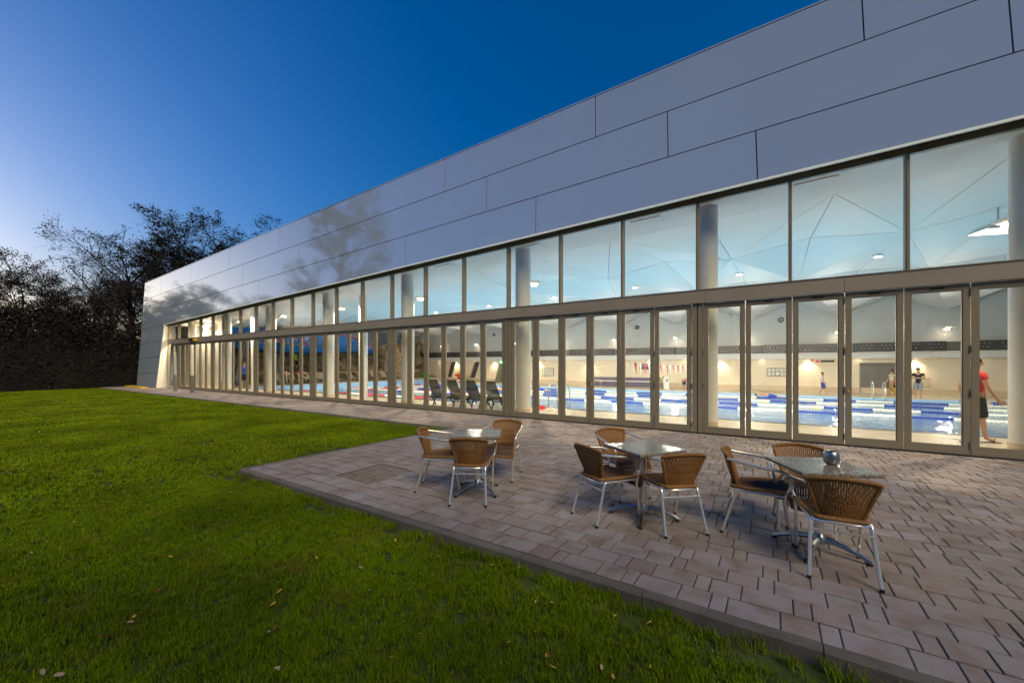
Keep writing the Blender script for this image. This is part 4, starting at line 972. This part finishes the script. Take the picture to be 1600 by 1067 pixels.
def person(label, loc, rz, pose={}, shirt=None, shorts=None, hair='hair', scale=1.0, rx=0.0, group=None, sandals=False, sleeve=.55):
    t = thing('person', label, 'person', loc, rz, group); t.rotation_euler.x = rx; t.scale = (scale,)*3
    J = {k: Vector(v) for k, v in BASE.items()}; J.update({k: Vector(v) for k, v in pose.items()})
    V = []; E_ = []; Rr = []; idx = {}
    def add(k, p, r, link_to=None):
        idx[k] = len(V); V.append(Vector(p)); Rr.append(r)
        if link_to: E_.append((idx[link_to], idx[k]))
    add('pel', J['pel'], .125); add('wai', J['wai'], .115, 'pel'); add('che', J['che'], .135, 'wai'); add('nec', J['nec'], .058, 'che')
    add('hd1', J['hd1'], .068, 'nec'); add('hd2', J['hd2'], .092, 'hd1'); add('top', J['top'], .070, 'hd2')
    fw = (J['hd2']-J['nec']).cross(Vector((1,0,0))); fw = -fw if fw.y < 0 else fw; fw.normalize()
    add('nose', J['hd1'].lerp(J['hd2'], .45)+fw*.108, .014, 'hd2')
    for s in 'lr':
        add('sh'+s, J['sh'+s], .058, 'che'); add('el'+s, J['el'+s], .042, 'sh'+s); add('wr'+s, J['wr'+s], .029, 'el'+s)
        d = (J['wr'+s]-J['el'+s]).normalized(); sdv = d.cross(Vector((0,1,0)) if abs(d.y) < .8 else Vector((0,0,1))).normalized(); sdv2 = d.cross(sdv).normalized()
        add('pa'+s, J['wr'+s]+d*.075, .030, 'wr'+s)
        for q, (off, ln) in enumerate(((-.028,.062),(-.010,.075),(.010,.070),(.028,.055))):
            p0 = J['wr'+s]+d*.105+sdv2*off; add('f%d%s' % (q, s), p0, .0105, 'pa'+s); add('g%d%s' % (q, s), p0+d*ln*.9+sdv*.018, .0085, 'f%d%s' % (q, s))
        p0 = J['wr'+s]+d*.055+sdv2*.045; add('th'+s, p0, .011, 'pa'+s); add('ti'+s, p0+d*.04+sdv2*.018, .009, 'th'+s)
        add('hi'+s, J['hi'+s], .092, 'pel'); add('kn'+s, J['kn'+s], .060, 'hi'+s); add('ca'+s, J['kn'+s].lerp(J['an'+s], .3), .056, 'kn'+s); add('an'+s, J['an'+s], .038, 'ca'+s); add('to'+s, J['to'+s], .034, 'an'+s)
    body = skin_body('body', V, E_, Rr, M['skin'], t)
    if shirt:
        K = ['wai','che','nec0','shl','shr','el0l','el0r','hem']; P = {}
        dn = (J['pel']-J['wai']).normalized(); P['hem2'] = J['pel']+dn*.10; P['hem'] = J['pel']+dn*.03; P['wai'] = J['wai']; P['che'] = J['che']; P['nec0'] = J['che'].lerp(J['nec'], .75)
        for s in 'lr': P['sh'+s] = J['sh'+s]; P['el0'+s] = J['sh'+s].lerp(J['el'+s], sleeve)
        names = list(P); rr = {'hem2':.150,'hem':.150,'wai':.138,'che':.155,'nec0':.082,'shl':.074,'shr':.074,'el0l':.062,'el0r':.062}
        ed = [('hem2','hem'),('hem','wai'),('wai','che'),('che','nec0'),('che','shl'),('che','shr'),('shl','el0l'),('shr','el0r')]
        skin_body('shirt', [P[n] for n in names], [(names.index(a), names.index(b)) for a, b in ed], [rr[n] for n in names], M[shirt], t, root=names.index('che'))
    if shorts:
        P = {'pel': J['pel'], 'up': J['pel'].lerp(J['wai'], .75)}
        for s in 'lr': P['hi'+s] = J['hi'+s].lerp(J['kn'+s], .12); P['th'+s] = J['hi'+s].lerp(J['kn'+s], .80); P['tk'+s] = J['hi'+s].lerp(J['kn'+s], 1.0)
        names = list(P); rr = {'pel':.142,'up':.134,'hil':.112,'hir':.112,'thl':.104,'thr':.104,'tkl':.108,'tkr':.108}
        ed = [('pel','up'),('pel','hil'),('pel','hir'),('hil','thl'),('hir','thr'),('thl','tkl'),('thr','tkr')]
        skin_body('shorts', [P[n] for n in names], [(names.index(a), names.index(b)) for a, b in ed], [rr[n] for n in names], M[shorts], t)
    if hair:
        up = (J['top']-J['hd2']).normalized(); rt_ = Vector((1,0,0)); c = J['hd2']+up*.018-fw*.020; hm = MB(); nu, nv = 14, 8
        for j in range(nv+1):
            ph = math.pi*j/nv*.78
            for i in range(nu):
                th = 2*math.pi*i/nu; k = 1+.03*math.sin(5*th+3*ph)
                low = 1.0 if math.sin(th) < .2 else .80
                q = min(ph, math.pi*.78*low)
                hm.v.append(tuple(c+(rt_*.086*math.sin(q)*math.cos(th)+fw*.096*math.sin(q)*math.sin(th)+up*.094*math.cos(q))*k))
        for j in range(nv):
            for i in range(nu): a0 = j*nu+i; b0 = j*nu+(i+1) % nu; hm.f.append((a0, b0, b0+nu, a0+nu))
        hm.build('hair', M[hair], t, True)
        for s in (-1,1):
            MB().lathe([(0,-.008),(.009,-.004),(.009,.004),(0,.008)], tuple(J['hd1'].lerp(J['hd2'], .75)+fw*.082+Vector((s*.034,0,0))), 8).build('eye', M['black'], t)
    if sandals:
        for s in 'lr':
            a, b = J['an'+s], J['to'+s]; d = (b-a); d.z = 0; d.normalize(); z = min(a.z, b.z)-.03; c0 = Vector((a.x,a.y,z))-d*.06; c1 = Vector((b.x,b.y,z))+d*.07
            sd = MB().bar(c0, c1, .1, .016).build('sandal', M['blackcloth'], t); MB().tube([c0.lerp(c1,.5)+Vector((-.05,0,.01)), c0.lerp(c1,.72)+Vector((0,0,.075)), c0.lerp(c1,.5)+Vector((.05,0,.01))], .010, 5).build('strap', M['blackcloth'], sd)
    return t
WALK = dict(ell=(-.22,-.13,1.15), wrl=(-.20,-.10,.90), elr=(.22,.06,1.14), wrr=(.21,.20,.92), knl=(-.09,.14,.51), anl=(-.09,.20,.085), tol=(-.09,.35,.035), knr=(.09,.04,.50), anr=(.10,-.22,.14), tor=(.10,-.10,.045))
CROSS = dict(ell=(-.27,.07,1.17), wrl=(.06,.20,1.20), elr=(.27,.07,1.15), wrr=(-.07,.22,1.16), hd1=(0,.03,1.56), hd2=(0,.05,1.64), top=(0,.045,1.715))
BEND = dict(pel=(0,-.12,.92), wai=(0,.06,1.0), che=(0,.26,.98), nec=(0,.42,.88), hd1=(0,.50,.82), hd2=(0,.56,.76), top=(0,.61,.70), shl=(-.17,.36,.92), shr=(.17,.36,.92), ell=(-.2,.42,.64), elr=(.2,.42,.64), wrl=(-.18,.46,.38), wrr=(.18,.46,.38), hil=(-.09,-.1,.88), hir=(.09,-.1,.88))
person('person in a red shirt and black shorts walking past the glass at the right', (3.36,11.75,.001), R(-78), WALK, 'red', 'blackcloth', sandals=True, scale=.98)
person('person in black shirt and grey shorts standing with folded arms on the far pool edge', (6.68,30.95,FZ), R(168), CROSS, 'blackcloth', 'greycloth')
person('person in a pale shirt and blue shorts walking along the far pool edge', (2.55,31.9,FZ), R(-100), WALK, 'whitecloth', 'bluecloth', scale=.82)
person('person bending over at the far pool edge below the pennants', (-5.4,31.15,FZ), R(175), BEND, None, 'bluecloth', scale=.86)
person('person in a pale shirt standing by the rescue stand and grey door', (6.2,34.2,FZ), R(110), WALK, 'whitecloth', 'skin', scale=.92)
person('person in grey shirt and black shorts standing by the lobby bench', (-31.6,12.3,.001), R(150), {}, 'greycloth', 'blackcloth')
person('person in blue shirt and dark shorts seen between the left columns', (-29.3,12.4,.001), R(-110), {}, 'bluecloth', 'blackcloth')
person('person in teal shorts bending forward at the pool end', (-31.3,15.9,.001), R(-60), BEND, None, 'tealcloth')
person('person in a red top bending forward at the pool end', (-32.0,17.6,.001), R(-80), BEND, 'red', 'skin')
CLIMB = dict(ell=(-.28,.12,1.62), wrl=(-.22,.22,1.86), elr=(.30,.12,1.50), wrr=(.30,.22,1.74), knl=(-.20,.22,.62), anl=(-.18,.10,.25), tol=(-.18,.22,.22))
person('person in lime top and black trousers climbing the rock wall', (-35.3,19.0,1.05), R(90), CLIMB, 'limecloth', 'blackcloth')
person('person in dark clothes climbing the rock wall behind the left column', (-35.3,16.7,1.1), R(90), CLIMB, 'blackcloth', 'blackcloth')
SW = dict(ell=(-.3,.1,1.5), wrl=(-.2,.25,1.75), elr=(.24,.0,1.15), wrr=(.2,.1,.9), hd1=(0,.05,1.56), hd2=(0,.10,1.63), top=(0,.09,1.70))
for (xx, yy, r_, lab) in ((-19.5,27.0,80,'dark-haired swimmer in the far lane left of the central pole'), (-16.2,24.5,70,'swimmer in the middle lanes just right of the column'), (-14.3,27.2,95,'swimmer whose head shows in the far lane near the central doors'), (-24.0,26.0,85,'swimmer in the far lanes behind the dark loungers'), (.6,29.4,95,'swimmer in the far lane below the notice board with clock'), (8.4,29.2,-85,'swimmer splashing in the far lane right of the coach')):
    person(lab, (xx, yy, WZ-.02), R(r_), SW, None, 'bluecloth', rx=0, scale=.95).rotation_euler = (R(-82), 0, R(r_))

# ------------------------------------------------------------------ trees and hedge
def make_tree_meshes(seed, hgt, spread, leaves, leaf_mat, multi=True, lsize=.16, droop=0.0):
    rg = random.Random(seed); T = MB(); CV, CF, LV = [], [], []
    gs = rg.gauss
    def perp(d):
        u = Vector((rg.uniform(-1,1), rg.uniform(-1,1), rg.uniform(-1,1))); u = u-d*u.dot(d); return u.normalized()
    def thin(pts, r):
        d = pts[-1]-pts[0]; a = d.orthogonal().normalized()*r; b = d.cross(a).normalized()*r; c = -(a+b)*.6; n = len(CV); m = len(pts)
        for i, p in enumerate(pts):
            k = 1-.8*i/(m-1); CV.extend((tuple(p+a*k), tuple(p+b*k), tuple(p+c*k)))
        for i in range(m-1):
            o = n+3*i; CF.extend(((o,o+1,o+4,o+3),(o+1,o+2,o+5,o+4),(o+2,o,o+3,o+5)))
    def branch(p, d, ln, r, lvl):
        n = 5 if lvl < 3 else 2; pts = [p]; dd2 = d.copy(); q = p.copy()
        for i in range(n):
            dd2 = (dd2+perp(dd2)*(.16 if lvl else .06)+Vector((0,0,.07 if lvl < 3 else .0-droop))).normalized(); q = q+dd2*ln/n; pts.append(q.copy())
        if lvl < 3: T.tube(pts, [r*(1-.75*i/n) for i in range(n+1)], 7 if lvl == 0 else 5, caps=False)
        else: thin(pts, max(r, .017))
        if lvl == 4:
            for k in range(leaves):
                t = pts[rg.randrange(1, n+1)]; LV.append((t.x+gs(0,.12), t.y+gs(0,.12), t.z+gs(0,.11)))
            return
        nk = (11 if multi else 15, 8, 7, 5)[lvl]
        for k in range(nk):
            f = (.16+.82*(k+rg.random())/nk) if lvl == 0 else (.22+.78*(k+rg.random())/nk)
            i = min(n-1, int(f*n)); a = pts[i].lerp(pts[i+1], f*n-i)
            ang = R(rg.uniform(30,56)) if (lvl or multi) else R(rg.uniform(50,75))
            w = perp(dd2)
            if lvl == 0: aa = 2*math.pi*(k*.382+rg.random()*.1); w = Vector((math.cos(aa), math.sin(aa), 0))
            nd = (d*math.cos(ang)+w*math.sin(ang)).normalized()
            l2 = ln*(.62 if lvl else spread)*(1-.40*f)*rg.uniform(.8,1.15)
            branch(a, nd, l2, r*(.50 if lvl else .42)*(1-.4*f), lvl+1)
    branch(Vector((0,0,-.1)), Vector((rg.uniform(-.04,.04), rg.uniform(-.04,.04), 1)).normalized(), hgt*.80, hgt*.022, 0)
    top = max(v[2] for v in CV); k = hgt/top
    tm = T.mesh('trunk', M['bark'], True); nb = len(CF)
    r2 = np.random.default_rng(seed); P = np.array(LV); n = len(P)
    a = r2.normal(size=(n,3)); a /= np.linalg.norm(a, axis=1)[:,None]; c = r2.normal(size=(n,3)); b = np.cross(a, c); b /= np.linalg.norm(b, axis=1)[:,None]; sz = (lsize*r2.uniform(.6,1.3,n))[:,None]
    Q = np.stack([P-a*sz*.5, P+b*sz*.32, P+a*sz*.5, P-b*sz*.32], 1).reshape(-1,3); o = len(CV)
    F = CF+[(o+4*i, o+4*i+1, o+4*i+2, o+4*i+3) for i in range(n)]
    cm = bpy.data.meshes.new('crown'); cm.from_pydata(CV+Q.tolist(), [], F); cm.update()
    cm.materials.append(M['bark']); cm.materials.append(leaf_mat)
    cm.polygons.foreach_set('material_index', [0]*nb+[1]*n)
    return tm, cm, k
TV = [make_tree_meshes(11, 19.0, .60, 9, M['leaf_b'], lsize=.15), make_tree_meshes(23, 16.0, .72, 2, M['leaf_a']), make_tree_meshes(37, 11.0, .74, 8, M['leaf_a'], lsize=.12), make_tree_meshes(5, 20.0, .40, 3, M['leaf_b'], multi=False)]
def tree(v, label, x, y, hgt, base, rz=0, group=None, wide=1.0):
    tm, cm, k = TV[v]; t = thing('tree', label, 'tree', (x, y, LAWN_Z-.02), rz, group)
    s = hgt/base*k; t.scale = (s*wide, s*wide, s); link('trunk', tm, t); link('crown', cm, t); return t
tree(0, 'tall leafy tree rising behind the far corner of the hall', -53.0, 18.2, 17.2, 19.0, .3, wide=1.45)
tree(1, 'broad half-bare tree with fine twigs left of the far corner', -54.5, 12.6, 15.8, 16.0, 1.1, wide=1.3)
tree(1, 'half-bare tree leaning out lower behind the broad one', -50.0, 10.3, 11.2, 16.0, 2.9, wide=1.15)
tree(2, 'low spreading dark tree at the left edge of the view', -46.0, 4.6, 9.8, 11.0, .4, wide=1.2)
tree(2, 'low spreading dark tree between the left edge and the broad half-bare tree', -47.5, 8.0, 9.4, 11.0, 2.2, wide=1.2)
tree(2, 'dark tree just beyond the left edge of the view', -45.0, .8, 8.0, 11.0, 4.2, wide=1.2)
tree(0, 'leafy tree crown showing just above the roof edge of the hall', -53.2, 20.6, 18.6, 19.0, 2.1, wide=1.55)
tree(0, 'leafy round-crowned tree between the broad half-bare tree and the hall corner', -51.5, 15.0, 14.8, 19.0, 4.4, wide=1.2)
# trees behind the viewer: mirrored in panes and panels, the last added to shade the lawn
for k, (v, x, y, hg, rz) in enumerate(((3,-46,-10,28,0.2),(2,-62,-8,14,1.0),(1,-38,-15,16,2.0),(2,-52,-18,14,3.0),(0,-24,-24,14,.5),(2,-12,-20,12,1.4),(0,-3,-21,13,2.4),(1,9,-22,14,3.3),(2,-70,-3,15,.9),(3,-31,-20,17,4.0),(2,5.5,-5.5,12.5,1.0))):
    tree(v, 'dark tree behind the viewer, %s of the mirrored trees and added shade tree' % ordn[k], x, y, hg, (19.0,16.0,11.0,20.0)[v], rz, 'mirrored trees and added shade tree behind the viewer', .8 if v == 3 else 1.1)

def hedge(label, x0, y0, x1, y1, depth_, hgt, seed):
    rg = random.Random(seed); a, b = Vector((x0,y0,0)), Vector((x1,y1,0)); L_ = (b-a).length; u = (b-a)/L_; w = Vector((-u.y,u.x,0))
    t = thing('hedge', label, 'hedge', (x0, y0, LAWN_Z-.02)); n = int(L_*1100)
    V = []; F = []
    def topz(s): return hgt*(1+.10*math.sin(s*.9+seed)+.07*math.sin(s*2.3)+.05*math.sin(s*5.1))
    for i in range(n):
        s = rg.uniform(-.3, L_+.3); hz = topz(s); q = rg.random()
        f = rg.choice((-1,1)) if rg.random() < .75 else rg.uniform(-1,1)
        z = hz*(rg.random()**.8)*rg.uniform(.96,1.03); 
        if q < .42: z = hz*(.70+abs(rg.gauss(0,.22))); f = rg.uniform(-1,1)
        dd3 = depth_/2*(1-.25*(z/hz)**3)*f+rg.gauss(0,.12)
        p = u*s+w*dd3+Vector((0,0,z))
        e = Vector((rg.gauss(0,1),rg.gauss(0,1),rg.gauss(0,1))).normalized(); g = e.orthogonal().normalized(); sz = rg.uniform(.10,.24)
        m0 = len(V); V += [tuple(p-e*sz*.5), tuple(p+g*sz*.33), tuple(p+e*sz*.5), tuple(p-g*sz*.33)]; F.append((m0,m0+1,m0+2,m0+3))
    me = bpy.data.meshes.new('foliage'); me.from_pydata(V, [], F); me.materials.append(M['hedge']); link('foliage', me, t)
    m = MB(); k = int(L_/.8)+1
    for i in range(k):
        s = i*L_/max(1,k-1); pts = [u*s+w*rg.uniform(-.3,.3)*depth_, u*s+w*rg.uniform(-.3,.3)*depth_+Vector((0,0,hgt*.5)), u*s+w*rg.uniform(-.4,.4)*depth_+Vector((0,0,hgt*.95))]
        m.tube(pts, [.08,.05,.02], 5)
    m.build('stems', M['bark'], t)
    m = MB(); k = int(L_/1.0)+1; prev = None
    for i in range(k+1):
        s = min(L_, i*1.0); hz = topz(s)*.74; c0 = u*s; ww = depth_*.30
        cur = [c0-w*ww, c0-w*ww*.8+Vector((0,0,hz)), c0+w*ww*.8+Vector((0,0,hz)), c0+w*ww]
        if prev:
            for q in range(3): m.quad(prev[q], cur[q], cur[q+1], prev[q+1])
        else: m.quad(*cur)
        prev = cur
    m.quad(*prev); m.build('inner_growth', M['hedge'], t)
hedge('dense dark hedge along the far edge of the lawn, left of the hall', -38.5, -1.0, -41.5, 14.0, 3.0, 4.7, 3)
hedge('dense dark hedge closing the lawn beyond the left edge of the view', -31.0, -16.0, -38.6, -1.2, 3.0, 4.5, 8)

# ------------------------------------------------------------------ lawn grass and fallen leaves
gm = bpy.data.materials.new('grass_blade'); gm.use_nodes = True
N, L = gm.node_tree.nodes, gm.node_tree.links; b = N['Principled BSDF']; b.inputs['Roughness'].default_value = .55; b.inputs['Specular IOR Level'].default_value = .08
at = N.new('ShaderNodeAttribute'); at.attribute_name = 'tone'
rp_ = N.new('ShaderNodeValToRGB'); e = rp_.color_ramp.elements
e[0].color = (.095,.165,.001,1); e[1].color = (.235,.285,.002,1); e.new(.55).color = (.15,.225,.001,1); e.new(.93).color = (.235,.295,.009,1); e.new(.965).color = (.24,.19,.07,1)
L.new(at.outputs['Fac'], rp_.inputs['Fac'])
geo = N.new('ShaderNodeNewGeometry'); n1 = N.new('ShaderNodeTexNoise'); n1.inputs['Scale'].default_value = .8; n1.inputs['Detail'].default_value = 4
L.new(geo.outputs['Position'], n1.inputs['Vector'])
mr = N.new('ShaderNodeMapRange'); mr.inputs['From Min'].default_value = .3; mr.inputs['From Max'].default_value = .7; mr.inputs['To Min'].default_value = .62; mr.inputs['To Max'].default_value = 1.32
L.new(n1.outputs['Fac'], mr.inputs['Value'])
vm = N.new('ShaderNodeVectorMath'); vm.operation = 'SCALE'; n5 = N.new('ShaderNodeTexNoise'); n5.inputs['Scale'].default_value = 2.6; n5.inputs['Detail'].default_value = 5; L.new(geo.outputs['Position'], n5.inputs['Vector'])
m5 = N.new('ShaderNodeMapRange'); m5.inputs['From Min'].default_value = .56; m5.inputs['From Max'].default_value = .74; m5.inputs['To Max'].default_value = .55; L.new(n5.outputs['Fac'], m5.inputs['Value'])
mxc = N.new('ShaderNodeMix'); mxc.data_type = 'RGBA'; L.new(m5.outputs[0], mxc.inputs['Factor']); L.new(rp_.outputs[0], mxc.inputs[6]); mxc.inputs[7].default_value = (.20,.165,.02,1)
L.new(mxc.outputs[2], vm.inputs[0]); L.new(mr.outputs[0], vm.inputs['Scale']); L.new(vm.outputs[0], b.inputs['Base Color'])
M['grass'] = gm
def grass_tile(name, size, dens, hmin, hmax, wid, seed, clump):
    rg = np.random.default_rng(seed); n = int(size*size*dens)
    if clump:
        nc = max(4, n//14); cc = rg.uniform(-size/2, size/2, (nc,2)); ch = rg.uniform(.7,1.2,nc); ci = rg.integers(0, nc, n)
        base = cc[ci]+rg.normal(0,.016,(n,2)); hh = rg.uniform(hmin,hmax,n)*ch[ci]; tone = np.clip(rg.uniform(0,1,n)*.6+rg.uniform(0,1,nc)[ci]*.4,0,1)
    else: base = rg.uniform(-size/2,size/2,(n,2)); hh = rg.uniform(hmin,hmax,n); tone = rg.uniform(0,1,n)
    straw = rg.uniform(0,1,n) < .035; tone[straw] = 1.0; tone[~straw] *= .92
    az = rg.uniform(0,2*np.pi,n); lean = rg.uniform(.15,.95,n)*hh; d = np.stack([np.cos(az),np.sin(az)],1); pz = np.stack([-np.sin(az),np.cos(az)],1)
    w = (rg.uniform(.7,1.3,n)*wid)[:,None]
    V = np.zeros((n,5,3))
    V[:,0,:2] = base-pz*w/2; V[:,1,:2] = base+pz*w/2
    mid = base+d*(lean*.35)[:,None]; V[:,2,:2] = mid+pz*w*.42; V[:,3,:2] = mid-pz*w*.42; V[:,2,2] = V[:,3,2] = hh*.6
    V[:,4,:2] = base+d*lean[:,None]; V[:,4,2] = hh*.95
    F = []
    for i in range(n): k = i*5; F.append((k,k+1,k+2,k+3)); F.append((k+3,k+2,k+4))
    me = bpy.data.meshes.new(name); me.from_pydata(V.reshape(-1,3).tolist(), [], F)
    a = me.attributes.new('tone','FLOAT','POINT'); a.data.foreach_set('value', np.repeat(tone,5)); me.materials.append(gm)
    return me
def lawn_free(x, y, r):
    if y+r > KY-.01 and x+r > PX-.01: return False
    if y+r > PATH_Y-.02 and x > -39: return False
    return True
def lawn_field(name, tiles, pts, size, label):
    """grass object: instances of turf tiles on points"""
    coll = bpy.data.collections.new(name+'_tiles')
    for i, me in enumerate(tiles): coll.objects.link(bpy.data.objects.new(name+'_tile%d' % i, me))
    pm = bpy.data.meshes.new(name); pm.from_pydata(pts, [], []); o = link(name, pm); stuff(o); o['label'] = label; o['category'] = 'grass'
    ng = bpy.data.node_groups.new(name+'_scatter', 'GeometryNodeTree')
    ng.interface.new_socket('Geometry', in_out='INPUT', socket_type='NodeSocketGeometry'); ng.interface.new_socket('Geometry', in_out='OUTPUT', socket_type='NodeSocketGeometry')
    gi = ng.nodes.new('NodeGroupInput'); go = ng.nodes.new('NodeGroupOutput'); ci = ng.nodes.new('GeometryNodeCollectionInfo'); ip = ng.nodes.new('GeometryNodeInstanceOnPoints')
    ci.inputs['Collection'].default_value = coll; ci.inputs['Separate Children'].default_value = True; ci.inputs['Reset Children'].default_value = True
    ip.inputs['Pick Instance'].default_value = True
    rv = ng.nodes.new('FunctionNodeRandomValue'); rv.data_type = 'INT'; rv.inputs['Min'].default_value = 0; rv.inputs['Max'].default_value = 3
    rv.inputs[4].default_value = 0; rv.inputs[5].default_value = 3
    rot = ng.nodes.new('FunctionNodeRandomValue'); rot.data_type = 'FLOAT_VECTOR'; rot.inputs[0].default_value = (0,0,0); rot.inputs[1].default_value = (0,0,6.283)
    ng.links.new(gi.outputs[0], ip.inputs['Points']); ng.links.new(ci.outputs[0], ip.inputs['Instance']); ng.links.new(rv.outputs[2], ip.inputs['Instance Index']); ng.links.new(rot.outputs[0], ip.inputs['Rotation']); ng.links.new(ip.outputs[0], go.inputs[0])
    md = o.modifiers.new('scatter', 'NODES'); md.node_group = ng
    return o
near_t = [grass_tile('turf_near%d' % i,   .34, 12500, .018, .044, .0038, 40+i, True) for i in range(3)]
mid_t = [grass_tile('turf_mid%d' % i, .70, 3600, .025, .048, .008, 50+i, True) for i in range(3)]
far_t = [grass_tile('turf_far%d' % i, 1.6, 700, .03, .05, .024, 60+i, False) for i in range(3)]
edge_t = [grass_tile('turf_edge%d' % i, .10, 5200, .03, .085, .0045, 70+i, True) for i in range(3)]
rg = random.Random(77)
pn, pm_, pf, pe = [], [], [], []
def vis(x, y, pad): 
    z = depth(x, y); return z > .9 and abs(side(x, y)) < z*1.32+pad
for i in range(-90, 60):
    for j in range(-40, 50):
        x, y = i*.26+rg.uniform(-.05,.05), j*.26+rg.uniform(-.05,.05)
        if vis(x, y, .6) and math.hypot(x, y) < 7.0 and lawn_free(x, y, .14): pn.append((x, y, LAWN_Z))
for i in range(-60, 20):
    for j in range(-20, 30):
        x, y = i*.5+rg.uniform(-.1,.1), j*.5+rg.uniform(-.1,.1)
        if vis(x, y, 1) and 6.7 < math.hypot(x, y) < 18 and lawn_free(x, y, .28): pm_.append((x, y, LAWN_Z))
for i in range(-48, 12):
    for j in range(-14, 22):
        x, y = i*1.1+rg.uniform(-.2,.2), j*1.1+rg.uniform(-.2,.2)
        if vis(x, y, 3) and math.hypot(x, y) > 16.5 and lawn_free(x, y, .6) and x > -46: pf.append((x, y, LAWN_Z))
x = PX-.06
while x < 2.2:
    x += rg.uniform(.03,.10)
    if rg.random() < .8: pe.append((x, KY-.05-rg.random()**2*.07, LAWN_Z+rg.uniform(-.02,.01)))
y = KY
while y < PATH_Y: y += .05; pe.append((PX-.05, y, LAWN_Z-.01))
x = -34
while x < PX: x += .09; pe.append((x, PATH_Y-.05, LAWN_Z-.012))
lawn_field('lawn_grass', near_t, pn, .34, 'short green lawn grass in the foreground before the patio')
lawn_field('lawn_grass', mid_t, pm_, .70, 'mown green lawn left of the patio in the middle distance')
lawn_field('lawn_grass', far_t, pf, 1.6, 'far stretch of mown lawn towards the dark hedge')
lawn_field('edge_grass', edge_t, pe, .1, 'longer grass tufts along the patio and path kerbs')

def leaf_mesh(kind, seed, m):
    rg = random.Random(seed); n = 9; P = []
    for k in range(n):
        a = 2*math.pi*k/n
        r = (.5*(.42+.58*abs(math.cos(a))**.7) if kind == 0 else (.5*(.62+.38*math.cos(5*a/2*2)) if kind == 1 else .5*(.35+.65*abs(math.cos(a)))))*rg.uniform(.85,1.1)
        P.append((r*math.cos(a), r*math.sin(a)*.72, .10*abs(math.sin(a))+rg.uniform(-.04,.09)))
    mb = MB(); mb.v = P+[(0,0,0)]; mb.f = [(k, (k+1) % n, n) for k in range(n)]
    mb.bar((-.5,0,.05), (-.85,rg.uniform(-.1,.1),.1), .025, .02)
    me = bpy.data.meshes.new('fallen_leaf'); me.from_pydata(mb.v, [], mb.f); me.materials.append(m); return me
LM = {'yellow': [leaf_mesh(k % 3, 80+k, M['leafy']) for k in range(3)], 'brown': [leaf_mesh(k % 3, 90+k, M['leafb']) for k in range(3)], 'pale': [leaf_mesh(k % 3, 95+k, M['leafp']) for k in range(3)]}
def fallen(x, y, z, c, size, where):
    o = link('fallen_leaf', rg.choice(LM[c]), None, (x, y, z)); o.rotation_euler = (rg.uniform(-.5,.5), rg.uniform(-.5,.5), rg.uniform(0,6.28)); o.scale = (size,)*3
    if where == 'lawn':
        zone = 'lawn close along the patio kerb' if (y > KY-.55 and x > PX) else ('lawn right in front of the viewer' if depth(x, y) < 3.2 else ('lawn at the left between viewer and path' if depth(x, y) < 7 else 'far lawn towards the hedge'))
    else: zone = 'paving at the foot of the folding doors' if y > 9 else ('paving left of the middle table' if x < -1.6 else 'paving right of the middle table')
    tag(o, 'small %s fallen leaf on the %s' % (c, zone), 'leaf', '%s leaves on the %s' % (c, zone))
cnt = 0
while cnt < 110:
    d = 1.9+14*rg.random()**1.7; an = rg.uniform(-52,40); z_ = d; s_ = math.tan(R(an))*z_
    x = CAX[0]*z_+CAX[1]*s_; y = CAX[1]*z_-CAX[0]*s_
    if not lawn_free(x, y, .06) or x < -30: continue
    fallen(x, y, LAWN_Z+rg.uniform(.035,.055), rg.choice(('yellow','yellow','brown','pale','pale')), rg.uniform(.022,.048), 'lawn'); cnt += 1
for k in range(26):
    x, y = rg.uniform(-6.3,2.6), rg.choice((rg.uniform(2.9,5.5), rg.uniform(9.5,9.83)))
    fallen(x, y, .012, rg.choice(('brown','brown','pale')), rg.uniform(.02,.045), 'patio')
